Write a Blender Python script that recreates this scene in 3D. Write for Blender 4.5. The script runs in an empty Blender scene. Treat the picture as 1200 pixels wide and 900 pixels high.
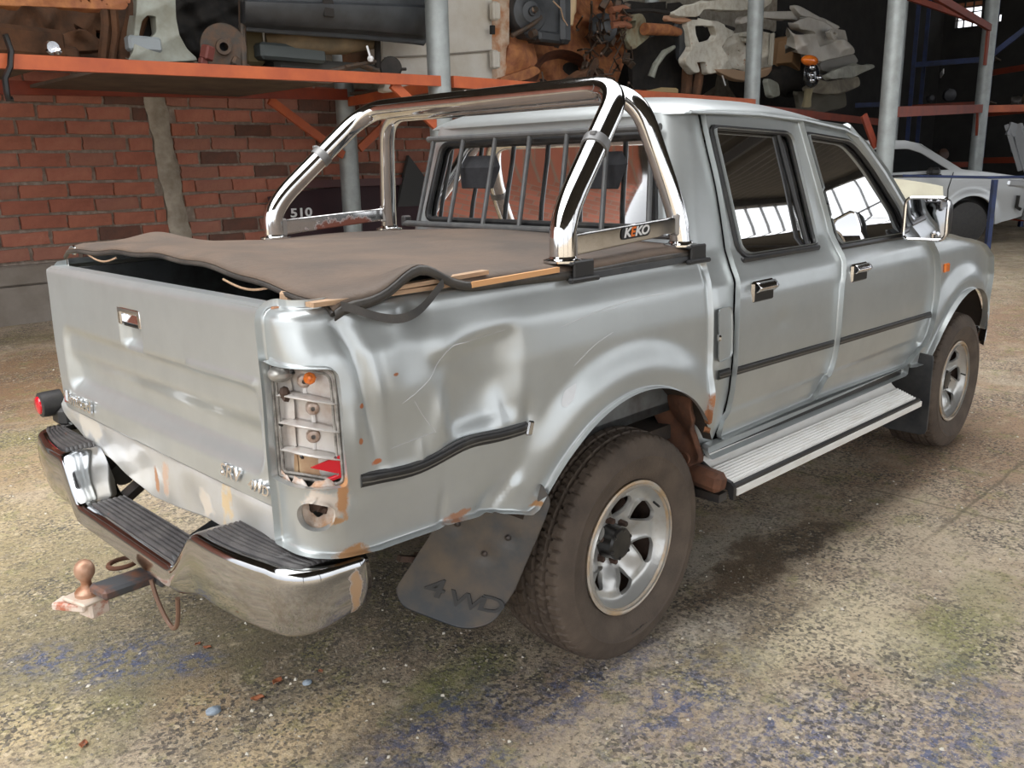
import bpy, math, random
import numpy as np
from mathutils import Vector, Matrix, Euler
random.seed(7); rng = np.random.default_rng(7)
PI = math.pi
SC = bpy.context.scene
COL = SC.collection

# ------------------------------------------------------------------ camera
CAM = np.array([-0.931, -2.377, 1.538]); YAW, PIT, ROL, FPX = 0.787, -0.245, -0.021, 1020.9
_F = np.array([math.cos(YAW)*math.cos(PIT), math.sin(YAW)*math.cos(PIT), math.sin(PIT)])
_R0 = np.array([math.sin(YAW), -math.cos(YAW), 0.0]); _U0 = np.cross(_R0, _F)
_R = math.cos(ROL)*_R0+math.sin(ROL)*_U0; _U = -math.sin(ROL)*_R0+math.cos(ROL)*_U0
cd = bpy.data.cameras.new('camera'); cam = bpy.data.objects.new('camera', cd); COL.objects.link(cam)
cam.matrix_world = Matrix(((_R[0], _U[0], -_F[0], CAM[0]), (_R[1], _U[1], -_F[1], CAM[1]), (_R[2], _U[2], -_F[2], CAM[2]), (0, 0, 0, 1)))
cd.sensor_width = 36; cd.lens = 36*FPX/1200; cd.clip_start = .05; cd.clip_end = 300
SC.camera = cam
# ------------------------------------------------------------------ sky and light
W = bpy.data.worlds.new('overcast_sky'); SC.world = W; W.use_nodes = True
nt = W.node_tree; nt.nodes.clear()
wo = nt.nodes.new('ShaderNodeOutputWorld'); bg = nt.nodes.new('ShaderNodeBackground')
tc = nt.nodes.new('ShaderNodeTexCoord'); sx = nt.nodes.new('ShaderNodeSeparateXYZ'); cr = nt.nodes.new('ShaderNodeValToRGB')
nt.links.new(tc.outputs['Generated'], sx.inputs[0]); nt.links.new(sx.outputs['Z'], cr.inputs[0])
cr.color_ramp.elements[0].position = 0.0; cr.color_ramp.elements[0].color = (.50, .52, .55, 1)
cr.color_ramp.elements[1].position = .9; cr.color_ramp.elements[1].color = (1.35, 1.36, 1.38, 1)
nt.links.new(cr.outputs[0], bg.inputs[0]); bg.inputs[1].default_value = 2.1
nt.links.new(bg.outputs[0], wo.inputs[0])
sd = bpy.data.lights.new('veiled_sun', 'SUN'); so = bpy.data.objects.new('veiled_sun', sd); COL.objects.link(so)
sd.energy = 1.7; sd.angle = math.radians(50); sd.color = (1, .97, .92)
so.rotation_euler = Vector((0.80, 0.30, -0.95)).to_track_quat('-Z', 'Y').to_euler()
SC.view_settings.view_transform = 'Standard'; SC.view_settings.look = 'None'
SC.view_settings.exposure = 0.55; SC.view_settings.gamma = 1.0; SC.view_settings.use_curve_mapping = False

# ------------------------------------------------------------------ helpers
def at(px, py, y):                                     # world point on the plane y=const seen at a pixel
    d = _F+_R*(px-600)/FPX-_U*(py-450)/FPX; q = CAM+d*(y-CAM[1])/d[1]
    return Vector(q)
def atd(px, py, dist):                                 # world point at a depth along the view axis
    d = _F+_R*(px-600)/FPX-_U*(py-450)/FPX
    return Vector(CAM+d*dist)

class MB:
    def __init__(s): s.v = []; s.f = []
    def add(s, vs, fs):
        n = len(s.v); s.v += [tuple(map(float, v)) for v in vs]; s.f += [tuple(int(i)+n for i in f) for f in fs]; return s
    def box(s, c, d, rot=None, bev=0.0):
        x, y, z = [k/2 for k in d]
        if bev > 0:
            b = min(bev, x*.98, y*.98, z*.98); vs = []; fs = []
            pr = []
            for sz_ in (-1, 1):
                for a in (0, 1):
                    zz = sz_*(z if a else z-b); ins = b if a else 0
                    lp = [(-x+ins, -y+b), (-x+b, -y+ins), (x-b, -y+ins), (x-ins, -y+b), (x-ins, y-b), (x-b, y-ins), (-x+b, y-ins), (-x+ins, y-b)]
                    pr.append([(p[0], p[1], zz) for p in lp])
            order = [pr[1], pr[0], pr[2], pr[3]]
            for L in order: vs += L
            for k in range(3):
                for i in range(8): j = (i+1) % 8; fs.append((k*8+i, k*8+j, k*8+8+j, k*8+8+i))
            fs.append(tuple(range(7, -1, -1))); fs.append(tuple(range(24, 32)))
        else:
            vs = [(i*x, j*y, k*z) for i in (-1, 1) for j in (-1, 1) for k in (-1, 1)]
            fs = [(0, 1, 3, 2), (4, 6, 7, 5), (0, 4, 5, 1), (2, 3, 7, 6), (0, 2, 6, 4), (1, 5, 7, 3)]
        M = Euler(rot).to_matrix() if rot is not None else Matrix.Identity(3)
        c = Vector(c); return s.add([c+M @ Vector(v) for v in vs], fs)
    def tube(s, pts, r, n=12, cap=True, sq=False):
        pts = [Vector(p) for p in pts]; rs = r if isinstance(r, (list, tuple)) else [r]*len(pts)
        up = None; vs = []; fs = []
        for i, p in enumerate(pts):
            t = (pts[min(i+1, len(pts)-1)]-pts[max(i-1, 0)]).normalized()
            if up is None:
                a = Vector((0, 0, 1)) if abs(t.z) < .9 else Vector((1, 0, 0)); up = (a-t*a.dot(t)).normalized()
            else: up = (up-t*up.dot(t)).normalized()
            b = t.cross(up)
            for k in range(n):
                a = 2*PI*k/n+(PI/4 if sq else 0); vs.append(p+(up*math.cos(a)+b*math.sin(a))*rs[i])
        for i in range(len(pts)-1):
            for k in range(n): l = (k+1) % n; fs.append((i*n+k, i*n+l, (i+1)*n+l, (i+1)*n+k))
        if cap: fs.append(tuple(range(n-1, -1, -1))); fs.append(tuple(range((len(pts)-1)*n, len(pts)*n)))
        return s.add(vs, fs)
    def lathe(s, prof, c, axis, n=32, cap=False):           # prof: (radius, along axis)
        ax = Vector(axis).normalized(); a = Vector((0, 0, 1)) if abs(ax.z) < .9 else Vector((1, 0, 0))
        u = (a-ax*a.dot(ax)).normalized(); w = ax.cross(u); c = Vector(c); vs = []; fs = []
        for r, h in prof:
            for k in range(n): t = 2*PI*k/n; vs.append(c+ax*h+(u*math.cos(t)+w*math.sin(t))*r)
        for i in range(len(prof)-1):
            for k in range(n): l = (k+1) % n; fs.append((i*n+k, i*n+l, (i+1)*n+l, (i+1)*n+k))
        if cap: fs.append(tuple(range(n-1, -1, -1))); fs.append(tuple(range((len(prof)-1)*n, len(prof)*n)))
        return s.add(vs, fs)
    def prism(s, poly, f0, f1):                            # polygon in 2-D, f0/f1 map (a,b) to 3-D front and back
        n = len(poly); vs = [f0(*p) for p in poly]+[f1(*p) for p in poly]
        fs = [tuple(range(n)), tuple(range(2*n-1, n-1, -1))]
        for i in range(n): j = (i+1) % n; fs.append((i, i+n, j+n, j))
        return s.add(vs, fs)
    def xz(s, poly, y0, y1): return s.prism(poly, lambda a, b: (a, y0, b), lambda a, b: (a, y1, b))
    def yz(s, poly, x0, x1): return s.prism(poly, lambda a, b: (x0, a, b), lambda a, b: (x1, a, b))
    def xy(s, poly, z0, z1): return s.prism(poly, lambda a, b: (a, b, z0), lambda a, b: (a, b, z1))
    def grid(s, nu, nv, fn, closeu=False):
        vs = [fn(i/(nu if closeu else nu-1), j/(nv-1)) for j in range(nv) for i in range(nu)]
        fs = []
        for j in range(nv-1):
            for i in range(nu if closeu else nu-1):
                k = (i+1) % nu; fs.append((j*nu+i, j*nu+k, (j+1)*nu+k, (j+1)*nu+i))
        return s.add(vs, fs)
    def ball(s, c, r, n=12, sc=(1, 1, 1)):
        c = Vector(c)
        def fn(u, v):
            a = 2*PI*u; b = PI*(v-.5)*.999; return c+Vector((math.cos(a)*math.cos(b)*sc[0], math.sin(a)*math.cos(b)*sc[1], math.sin(b)*sc[2]))*r
        return s.grid(n, max(5, n//2+1), fn, True)
    def build(s, name, m, parent=None, smooth=True, angle=35):
        return mk(name, s.v, s.f, m, parent, smooth, angle)

def mk(name, v, f, m, parent=None, smooth=True, angle=35):
    me = bpy.data.meshes.new(name); me.from_pydata([tuple(p) for p in v], [], [tuple(q) for q in f]); me.validate(); me.update()
    o = bpy.data.objects.new(name, me); COL.objects.link(o)
    if m is not None: me.materials.append(m)
    if smooth:
        me.polygons.foreach_set('use_smooth', [True]*len(me.polygons))
        if angle < 180: me.set_sharp_from_angle(angle=math.radians(angle))
    if parent is not None: adopt(o, parent)
    return o
def wloc(o):
    v = Vector(o.location)
    while o.parent: o = o.parent; v = v+Vector(o.location)
    return v
def adopt(o, p): o.parent = p; o.location = Vector(o.location)-wloc(p)
def thing(name, label, cat, loc=(0, 0, 0), group=None):
    o = bpy.data.objects.new(name, None); COL.objects.link(o); o.location = loc; o.empty_display_size = .2
    o['label'] = label; o['category'] = cat
    if group: o['group'] = group
    return o
def tag(o, label, cat=None, group=None, kind=None):
    o['label'] = label
    if cat: o['category'] = cat
    if group: o['group'] = group
    if kind: o['kind'] = kind
    return o
def struct(o): o['kind'] = 'structure'; return o
def solidify(o, t, off=-1):
    md = o.modifiers.new('thickness', 'SOLIDIFY'); md.thickness = t; md.offset = off; return o

def text(name, s, M, size, depth, m, parent=None, shear=0.0, xs=1.0, bold=0.0):
    cu = bpy.data.curves.new(name, 'FONT'); cu.body = s; cu.size = size; cu.extrude = depth; cu.shear = shear; cu.offset = bold
    cu.align_x = 'CENTER'; cu.align_y = 'CENTER'; cu.resolution_u = 3
    t = bpy.data.objects.new(name+'_t', cu); COL.objects.link(t)
    dg = bpy.context.evaluated_depsgraph_get(); me = bpy.data.meshes.new_from_object(t.evaluated_get(dg))
    bpy.data.objects.remove(t)
    me.transform(Matrix.Scale(xs, 4, (1, 0, 0))); me.transform(M); me.name = name
    me.materials.clear(); me.materials.append(m)
    o = bpy.data.objects.new(name, me); COL.objects.link(o)
    if parent is not None: adopt(o, parent)
    return o
def frame(o, x, n):                                     # matrix: local X along x, local Z along n
    x = Vector(x).normalized(); n = Vector(n); n = (n-x*n.dot(x)).normalized(); y = n.cross(x)
    return Matrix(((x[0], y[0], n[0], o[0]), (x[1], y[1], n[1], o[1]), (x[2], y[2], n[2], o[2]), (0, 0, 0, 1)))

def fillet(poly, r, k=5):
    n = len(poly); out = []; rr = r if isinstance(r, (list, tuple)) else [r]*n
    for i in range(n):
        p = np.array(poly[i], float); a = np.array(poly[i-1], float); b = np.array(poly[(i+1) % n], float); q = rr[i]
        if q <= 0: out.append(tuple(p)); continue
        da = a-p; db = b-p; la = np.linalg.norm(da); lb = np.linalg.norm(db)
        q = min(q, la*.48, lb*.48); A = p+da/la*q; B = p+db/lb*q
        for t in np.linspace(0, 1, k): out.append(tuple((1-t)**2*A+2*t*(1-t)*p+t*t*B))
    return out
def circ(cx, cz, r, n=24): return [(cx+r*math.cos(2*PI*i/n), cz+r*math.sin(2*PI*i/n)) for i in range(n)]
def inpoly(P, poly):
    x, y = P[:, 0], P[:, 1]; c = np.zeros(len(P), bool); n = len(poly); j = n-1
    for i in range(n):
        xi, yi = poly[i]; xj, yj = poly[j]
        if yi != yj:
            m = ((yi > y) != (yj > y)) & (x < (xj-xi)*(y-yi)/(yj-yi)+xi); c ^= m
        j = i
    return c
def area(poly): return .5*sum(poly[i-1][0]*poly[i][1]-poly[i][0]*poly[i-1][1] for i in range(len(poly)))
def sheet(name, m, parent, outer, holes, surf, cell=.012, rim=.006, depth=.018, flip=False, smooth_angle=180, rn=None):
    """curved sheet-metal panel: an outline with holes in (u,v) mapped by surf, all edges rolled inwards"""
    polys = [outer]+list(holes)
    o = np.array(outer); lo = o.min(0)-cell*.5; hi = o.max(0)+cell*.5
    nu = int((hi[0]-lo[0])/cell)+2; nv = int((hi[1]-lo[1])/cell)+2
    U = lo[0]+np.arange(nu+1)*cell; V = lo[1]+np.arange(nv+1)*cell
    gu, gv = np.meshgrid(U, V); P = np.stack([gu.ravel(), gv.ravel()], 1)
    cu_, cv_ = np.meshgrid(U[:-1]+cell/2, V[:-1]+cell/2); Cc = np.stack([cu_.ravel(), cv_.ravel()], 1)
    ins = inpoly(Cc, outer)
    for h in holes: ins &= ~inpoly(Cc, h)
    ins = ins.reshape(nv, nu); ii, jj = np.nonzero(ins); w = nu+1
    quads = np.stack([ii*w+jj, ii*w+jj+1, (ii+1)*w+jj+1, (ii+1)*w+jj], 1)
    ed = {}
    for q in quads:
        for a in range(4):
            e = (int(q[a]), int(q[(a+1) % 4]))
            if (e[1], e[0]) in ed: del ed[(e[1], e[0])]
            else: ed[e] = 1
    A = []; B = []; Nn = []
    for k, pl in enumerate(polys):
        s = 1 if area(pl) > 0 else -1
        if k > 0: s = -s
        for i in range(len(pl)):
            a = np.array(pl[i-1], float); b = np.array(pl[i], float); d = b-a; L = np.linalg.norm(d)
            if L < 1e-9: continue
            A.append(a); B.append(b); Nn.append(np.array([d[1], -d[0]])/L*s)
    A = np.array(A); B = np.array(B); Nn = np.array(Nn); D = B-A; L2 = (D**2).sum(1)
    bv = sorted({e[0] for e in ed} | {e[1] for e in ed}); on = {}
    for i in bv:
        p = P[i]; t = np.clip(((p-A)*D).sum(1)/L2, 0, 1); q = A+D*t[:, None]; ds = ((q-p)**2).sum(1); k = int(ds.argmin())
        P[i] = q[k]; near = ds < ds[k]+(.15*cell)**2; nn = Nn[near & (ds < (cell*1.5)**2)].sum(0) if near.any() else Nn[k]
        l = np.linalg.norm(nn); on[i] = nn/l if l > .3 else Nn[k]
    bva = np.array(bv)
    for pl in polys:                                      # keep sharp corners
        for i in range(len(pl)):
            a = np.array(pl[i-1]); b = np.array(pl[i]); c = np.array(pl[(i+1) % len(pl)])
            u1 = b-a; u2 = c-b; l = np.linalg.norm(u1)*np.linalg.norm(u2)
            if l > 0 and abs(u1[0]*u2[1]-u1[1]*u2[0])/l > .5:
                k = int(((P[bva]-b)**2).sum(1).argmin()); P[bva[k]] = b
    used = np.unique(quads); mp = -np.ones(len(P), int); mp[used] = np.arange(len(used))
    nb = {}                                               # relax first inner ring
    isb = np.zeros(len(P), bool); isb[bva] = True
    for q in quads:
        if isb[q].any():
            for a in range(4):
                nb.setdefault(int(q[a]), set()).update((int(q[(a+1) % 4]), int(q[a-1])))
    for _ in range(3):
        for i, s_ in nb.items():
            if not isb[i] and len(s_) >= 4: P[i] = P[list(s_)].mean(0)
    Q = P[used]; X = surf(Q[:, 0], Q[:, 1])
    verts = [X]; faces = [tuple(mp[q]) for q in quads]
    e = 1e-3; bi = P[bva]; ov = np.array([on[i] for i in bv])
    du = surf(bi[:, 0]+e, bi[:, 1])-surf(bi[:, 0]-e, bi[:, 1]); dv = surf(bi[:, 0], bi[:, 1]+e)-surf(bi[:, 0], bi[:, 1]-e)
    nrm = np.cross(du, dv); nrm /= np.linalg.norm(nrm, axis=1)[:, None]+1e-12
    if flip: nrm = -nrm
    ring = {i: k for k, i in enumerate(bv)}; base = len(X)
    rn = rim if rn is None else rn
    levels = [(rim*.55, rn*.15), (rim*.9, rn*.55), (rim, rn*1.1), (rim, depth)]
    for ro, rd in levels:
        q = bi+ov*ro; verts.append(surf(q[:, 0], q[:, 1])-nrm*rd)
    nbv = len(bv)
    for (a, b) in ed:
        prev = (mp[a], mp[b])
        for L in range(len(levels)):
            na = base+L*nbv+ring[a]; nb_ = base+L*nbv+ring[b]
            faces.append((prev[1], prev[0], na, nb_)); prev = (na, nb_)
    if flip: faces = [tuple(reversed(f)) for f in faces]
    o = mk(name, np.concatenate(verts), faces, m, parent, True, smooth_angle)
    es = {tuple(sorted((int(mp[a]), int(mp[b])))) for a, b in ed}; me = o.data; sh = [tuple(sorted(e.vertices)) in es for e in me.edges]
    at_ = me.attributes.get('sharp_edge') or me.attributes.new('sharp_edge', 'BOOLEAN', 'EDGE'); at_.data.foreach_set('value', sh); return o

# ------------------------------------------------------------------ materials
def N(nt, t, **k):
    n = nt.nodes.new(t)
    for a, b in k.items():
        if a in n.inputs: n.inputs[a].default_value = b
        else: setattr(n, a, b)
    return n
def rgb(c): return tuple(c)+(1,) if len(c) == 3 else c
def ramp(nt, src, p0, p1):
    r = N(nt, 'ShaderNodeMapRange'); r.inputs['From Min'].default_value = p0; r.inputs['From Max'].default_value = p1
    nt.links.new(src, r.inputs[0]); return r.outputs[0]
def mixc(nt, f, a, b, mode='MIX'):
    m = N(nt, 'ShaderNodeMix', data_type='RGBA', blend_type=mode)
    for s, i in ((f, 0), (a, 6), (b, 7)):
        if hasattr(s, 'is_output'): nt.links.new(s, m.inputs[i])
        elif i == 0: m.inputs[0].default_value = s
        else: m.inputs[i].default_value = rgb(s)
    return m.outputs[2]
def math_(nt, op, a, b=0.0, clamp=False):
    m = N(nt, 'ShaderNodeMath', operation=op); m.use_clamp = clamp
    for s, i in ((a, 0), (b, 1)):
        if hasattr(s, 'is_output'): nt.links.new(s, m.inputs[i])
        else: m.inputs[i].default_value = s
    return m.outputs[0]
def noise(nt, co, scale, detail=4, rough=.55, sc=None):
    if sc: mp = N(nt, 'ShaderNodeMapping'); mp.inputs['Scale'].default_value = sc; nt.links.new(co, mp.inputs[0]); co = mp.outputs[0]
    n = N(nt, 'ShaderNodeTexNoise', Scale=scale, Detail=detail, Roughness=rough); nt.links.new(co, n.inputs['Vector']); return n.outputs['Fac']
def blob(nt, co, c, r, wob=None, hard=.4):             # soft-edged patch round a point (marks with a shape of their own)
    vm = N(nt, 'ShaderNodeVectorMath', operation='SUBTRACT'); nt.links.new(co, vm.inputs[0]); vm.inputs[1].default_value = c
    v2 = N(nt, 'ShaderNodeVectorMath', operation='DIVIDE'); nt.links.new(vm.outputs[0], v2.inputs[0]); v2.inputs[1].default_value = r
    ln = N(nt, 'ShaderNodeVectorMath', operation='LENGTH'); nt.links.new(v2.outputs[0], ln.inputs[0]); d = ln.outputs['Value']
    if wob is not None: d = math_(nt, 'ADD', d, math_(nt, 'MULTIPLY', math_(nt, 'SUBTRACT', wob, .5), 2.2))
    return ramp(nt, d, 1.0, 1.0-hard)
def pm(name, col, rough=.5, metal=0.0, col2=None, scale=8, lo=.35, hi=.65, coat=0.0, bump=0.0, bscale=60, rvar=0.0, rust=None, rustc=(.28, .09, .03), rscale=14, spec=.5, sc=None, patches=None, em=None):
    m = bpy.data.materials.new(name); m.use_nodes = True; nt = m.node_tree; b = nt.nodes['Principled BSDF']
    b.inputs['Roughness'].default_value = rough; b.inputs['Metallic'].default_value = metal; b.inputs['Coat Weight'].default_value = coat; b.inputs['Coat Roughness'].default_value = .06
    b.inputs['Specular IOR Level'].default_value = spec
    t = N(nt, 'ShaderNodeTexCoord'); co = t.outputs['Object']; c = rgb(col)
    if col2 is not None or rvar:
        nz = noise(nt, co, scale, 6, .6, sc); f = ramp(nt, nz, lo, hi)
        if col2 is not None: c = mixc(nt, f, col, col2)
        if rvar: nt.links.new(math_(nt, 'ADD', math_(nt, 'MULTIPLY', f, rvar), rough), b.inputs['Roughness'])
    if rust is not None:
        n2 = noise(nt, co, rscale, 8, .65); f2 = ramp(nt, n2, rust, rust+.06)
        c = mixc(nt, f2, c, rustc); nt.links.new(math_(nt, 'MULTIPLY', math_(nt, 'SUBTRACT', 1.0, f2), metal), b.inputs['Metallic'])
        if rough < .5: nt.links.new(math_(nt, 'ADD', math_(nt, 'MULTIPLY', f2, .8-rough), rough), b.inputs['Roughness'])
    if patches:
        wob = noise(nt, co, 22, 6, .65); tot = None
        for (pc, pr, pcol) in patches:
            f3 = blob(nt, co, pc, pr, wob, .35); c = mixc(nt, f3, c, pcol); tot = f3 if tot is None else math_(nt, 'MAXIMUM', tot, f3)
        nt.links.new(math_(nt, 'MULTIPLY', math_(nt, 'SUBTRACT', 1.0, tot), metal), b.inputs['Metallic'])
        nt.links.new(math_(nt, 'ADD', math_(nt, 'MULTIPLY', tot, .8-rough), rough), b.inputs['Roughness'])
        nt.links.new(math_(nt, 'MULTIPLY', math_(nt, 'SUBTRACT', 1.0, tot), coat), b.inputs['Coat Weight'])
    if hasattr(c, 'is_output'): nt.links.new(c, b.inputs['Base Color'])
    else: b.inputs['Base Color'].default_value = c
    if bump:
        bn = N(nt, 'ShaderNodeBump', Strength=bump, Distance=.01); nt.links.new(noise(nt, co, bscale, 6, .6), bn.inputs['Height']); nt.links.new(bn.outputs[0], b.inputs['Normal'])
    if em: b.inputs['Emission Color'].default_value = rgb(em[0]); b.inputs['Emission Strength'].default_value = em[1]
    return m
def glass_mat(name, tint, fac_rough=.02):
    m = bpy.data.materials.new(name); m.use_nodes = True; nt = m.node_tree; nt.nodes.clear()
    o = N(nt, 'ShaderNodeOutputMaterial'); mx = N(nt, 'ShaderNodeMixShader'); tr = N(nt, 'ShaderNodeBsdfTransparent'); gl = N(nt, 'ShaderNodeBsdfGlossy')
    fr = N(nt, 'ShaderNodeFresnel'); fr.inputs[0].default_value = 1.62
    tr.inputs[0].default_value = rgb(tint); gl.inputs['Roughness'].default_value = fac_rough
    nt.links.new(ramp(nt, fr.outputs[0], -.015, .92), mx.inputs[0]); nt.links.new(tr.outputs[0], mx.inputs[1]); nt.links.new(gl.outputs[0], mx.inputs[2]); nt.links.new(mx.outputs[0], o.inputs[0])
    return m
RUSTY = (.30, .11, .035)
M = {}
M['silver'] = pm('silver_paint', (.50, .53, .53), .29, .58, (.44, .465, .465), 3.2, coat=.25, rvar=.08)
M['silver_rear'] = pm('silver_paint_rusting', (.52, .55, .55), .30, .55, (.46, .485, .485), 3.2, coat=.25, rvar=.08, patches=[
    ((.03, -.84, .825), (.055, .07, .045), (.66, .58, .50)), ((.068, -.86, .845), (.016, .05, .065), (.50, .26, .12)), ((.05, -.86, .79), (.03, .05, .012), (.48, .28, .14)),
    ((.10, -.85, .70), (.07, .05, .02), (.40, .22, .10)), ((.70, -.84, .645), (.06, .05, .012), (.40, .22, .10)), ((.42, -.84, .69), (.06, .05, .012), (.38, .20, .12)),
    ((.135, -.85, 1.035), (.012, .05, .008), (.40, .13, .05)), ((.165, -.85, .90), (.016, .05, .008), (.45, .15, .06)), ((.12, -.85, .96), (.008, .05, .009), (.40, .15, .06)), ((.23, -.85, 1.09), (.012, .05, .006), (.35, .13, .06)), ((1.52, -.86, .70), (.05, .08, .09), (.38, .17, .08))])
M['valance'] = pm('dirty_valance_paint', (.56, .565, .56), .38, .35, (.50, .49, .45), 5, coat=.2, patches=[
    ((.03, -.42, .73), (.06, .035, .07), (.55, .42, .25)), ((.03, -.05, .70), (.06, .03, .06), (.50, .36, .27)), ((.03, .02, .68), (.06, .02, .04), (.42, .22, .12)), ((.03, .5, .75), (.06, .12, .05), (.55, .51, .44)), ((.03, -.3, .70), (.06, .06, .04), (.56, .50, .42))])
M['chrome'] = pm('chrome', (.80, .80, .82), .05, 1.0, rvar=.10, scale=9)
M['chrome_old'] = pm('aged_chrome', (.66, .66, .66), .07, 1.0, (.46, .43, .40), 6, lo=.5, hi=.75, rvar=.16, rust=.70, rscale=9, rustc=(.35, .19, .10))
M['chrome_bumper'] = pm('dull_chrome', (.42, .43, .45), .08, 1.0, (.34, .33, .31), 5, lo=.45, hi=.7, rvar=.16, patches=[((.085, -.85, .60), (.018, .05, .07), (.40, .26, .15)), ((.06, -.85, .535), (.05, .06, .014), (.38, .24, .14))])
M['flange'] = pm('dusty_rim_lip', (.54, .50, .44), .45, .3, (.50, .36, .22), 10, lo=.42, hi=.6)
M['chrome_worn'] = pm('peeling_chrome', (.70, .69, .68), .12, 1.0, rvar=.2, scale=14, patches=[((1.22, .76, 1.30), (.22, .1, .045), (.22, .075, .05))])
M['rubber'] = pm('black_rubber', (.020, .020, .021), .55, 0, (.035, .033, .031), 20, bump=.15, bscale=120)
M['trim'] = pm('black_trim', (.018, .018, .019), .38, 0, (.05, .047, .04), 15, lo=.5, hi=.8)
M['pad'] = pm('step_pad_rubber', (.045, .043, .045), .48, 0, (.085, .08, .078), 18, rust=.66, rustc=(.26, .10, .06), rscale=7)
M['tyre'] = pm('dusty_tyre', (.058, .043, .033), .72, 0, (.115, .086, .064), 9, bump=.25, bscale=160, lo=.3, hi=.7)
M['tread'] = M['tyre']
M['rim'] = pm('rim_silver', (.56, .56, .54), .36, .55, (.42, .38, .32), 14, lo=.55, hi=.8, coat=.1, rust=.67, rustc=(.36, .20, .10), rscale=11)
M['hub'] = pm('hub_black', (.012, .012, .013), .3, 0, (.03, .028, .026), 30)
M['rust'] = pm('rust', (.15, .062, .032), .85, 0, (.065, .032, .021), 12, bump=.4, bscale=50)
M['rust_dark'] = pm('rust_dark', (.085, .048, .033), .85, 0, (.04, .028, .022), 12, bump=.4, bscale=50)
M['hitch'] = pm('rusty_ball', (.50, .33, .24), .42, .4, (.36, .17, .09), 16, bump=.12)
M['hitch_plate'] = pm('hitch_plate', (.62, .52, .43), .5, .2, (.42, .20, .12), 13, lo=.5, hi=.7, bump=.1)
M['dark_metal'] = pm('dark_steel', (.045, .047, .05), .5, .3, (.09, .07, .06), 12, rust=.68)
M['under'] = pm('underside_dirt', (.035, .028, .023), .9, 0, (.06, .042, .03), 9, bump=.3)
M['guard'] = pm('grey_guard_paint', (.085, .088, .09), .42, .2, (.12, .12, .118), 20)
M['cover'] = pm('dusty_vinyl', (.150, .104, .074), .66, 0, (.090, .070, .056), 3, lo=.35, hi=.65, bump=.3, bscale=45)
M['cover_edge'] = pm('vinyl_edge', (.028, .026, .024), .45, 0, (.07, .06, .05), 12, bump=.15)
M['wood'] = pm('pale_wood', (.55, .36, .22), .7, 0, (.38, .25, .16), 20, sc=(1, 8, 8), bump=.15)
M['lamp_shell'] = pm('lamp_shell', (.56, .53, .50), .30, .2, (.42, .33, .28), 18, lo=.5, hi=.75, rust=.70, rustc=(.32, .17, .10))
M['lamp_tan'] = pm('lamp_tan', (.50, .36, .22), .6, 0, (.35, .20, .11), 16)
M['gasket'] = pm('old_gasket', (.36, .34, .31), .7, 0, (.12, .11, .10), 40)
M['red_lens'] = pm('red_lens', (.55, .008, .02), .12, 0, coat=.5)
M['amber'] = pm('amber_lens', (.85, .20, .02), .2, 0, coat=.5)
M['clear'] = pm('clear_lens', (.62, .64, .66), .08, .4, coat=.6)
M['flap'] = pm('mud_flap_rubber', (.070, .078, .088), .34, 0, (.155, .125, .098), 6, lo=.38, hi=.66, bump=.08, bscale=60)
M['flap_dark'] = pm('dark_flap', (.022, .025, .030), .5, 0, (.06, .06, .06), 9)
M['step'] = pm('painted_step', (.80, .79, .76), .45, .0, (.62, .58, .52), 7, lo=.5, hi=.8, sc=(1, 6, 6))
M['seat'] = pm('seat_cloth', (.020, .021, .024), .9, 0, (.03, .03, .034), 40)
M['plastic'] = pm('interior_plastic', (.03, .03, .032), .6)
M['bedin'] = pm('bed_inside', (.16, .17, .17), .6, .2, (.07, .06, .055), 8, lo=.4, hi=.7)
M['glass'] = glass_mat('tinted_glass', (.62, .66, .65)); M['glass_clear'] = glass_mat('clear_glass', (.72, .76, .75))
M['mirror'] = pm('mirror_glass', (.6, .6, .62), .02, 1.0)
M['white'] = pm('white_print', (.8, .8, .8), .5); M['black'] = pm('black_print', (.01, .01, .01), .35); M['orange'] = pm('orange_print', (.85, .18, .01), .4)
M['emboss'] = pm('embossed_rubber', (.050, .052, .056), .4)
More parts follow.
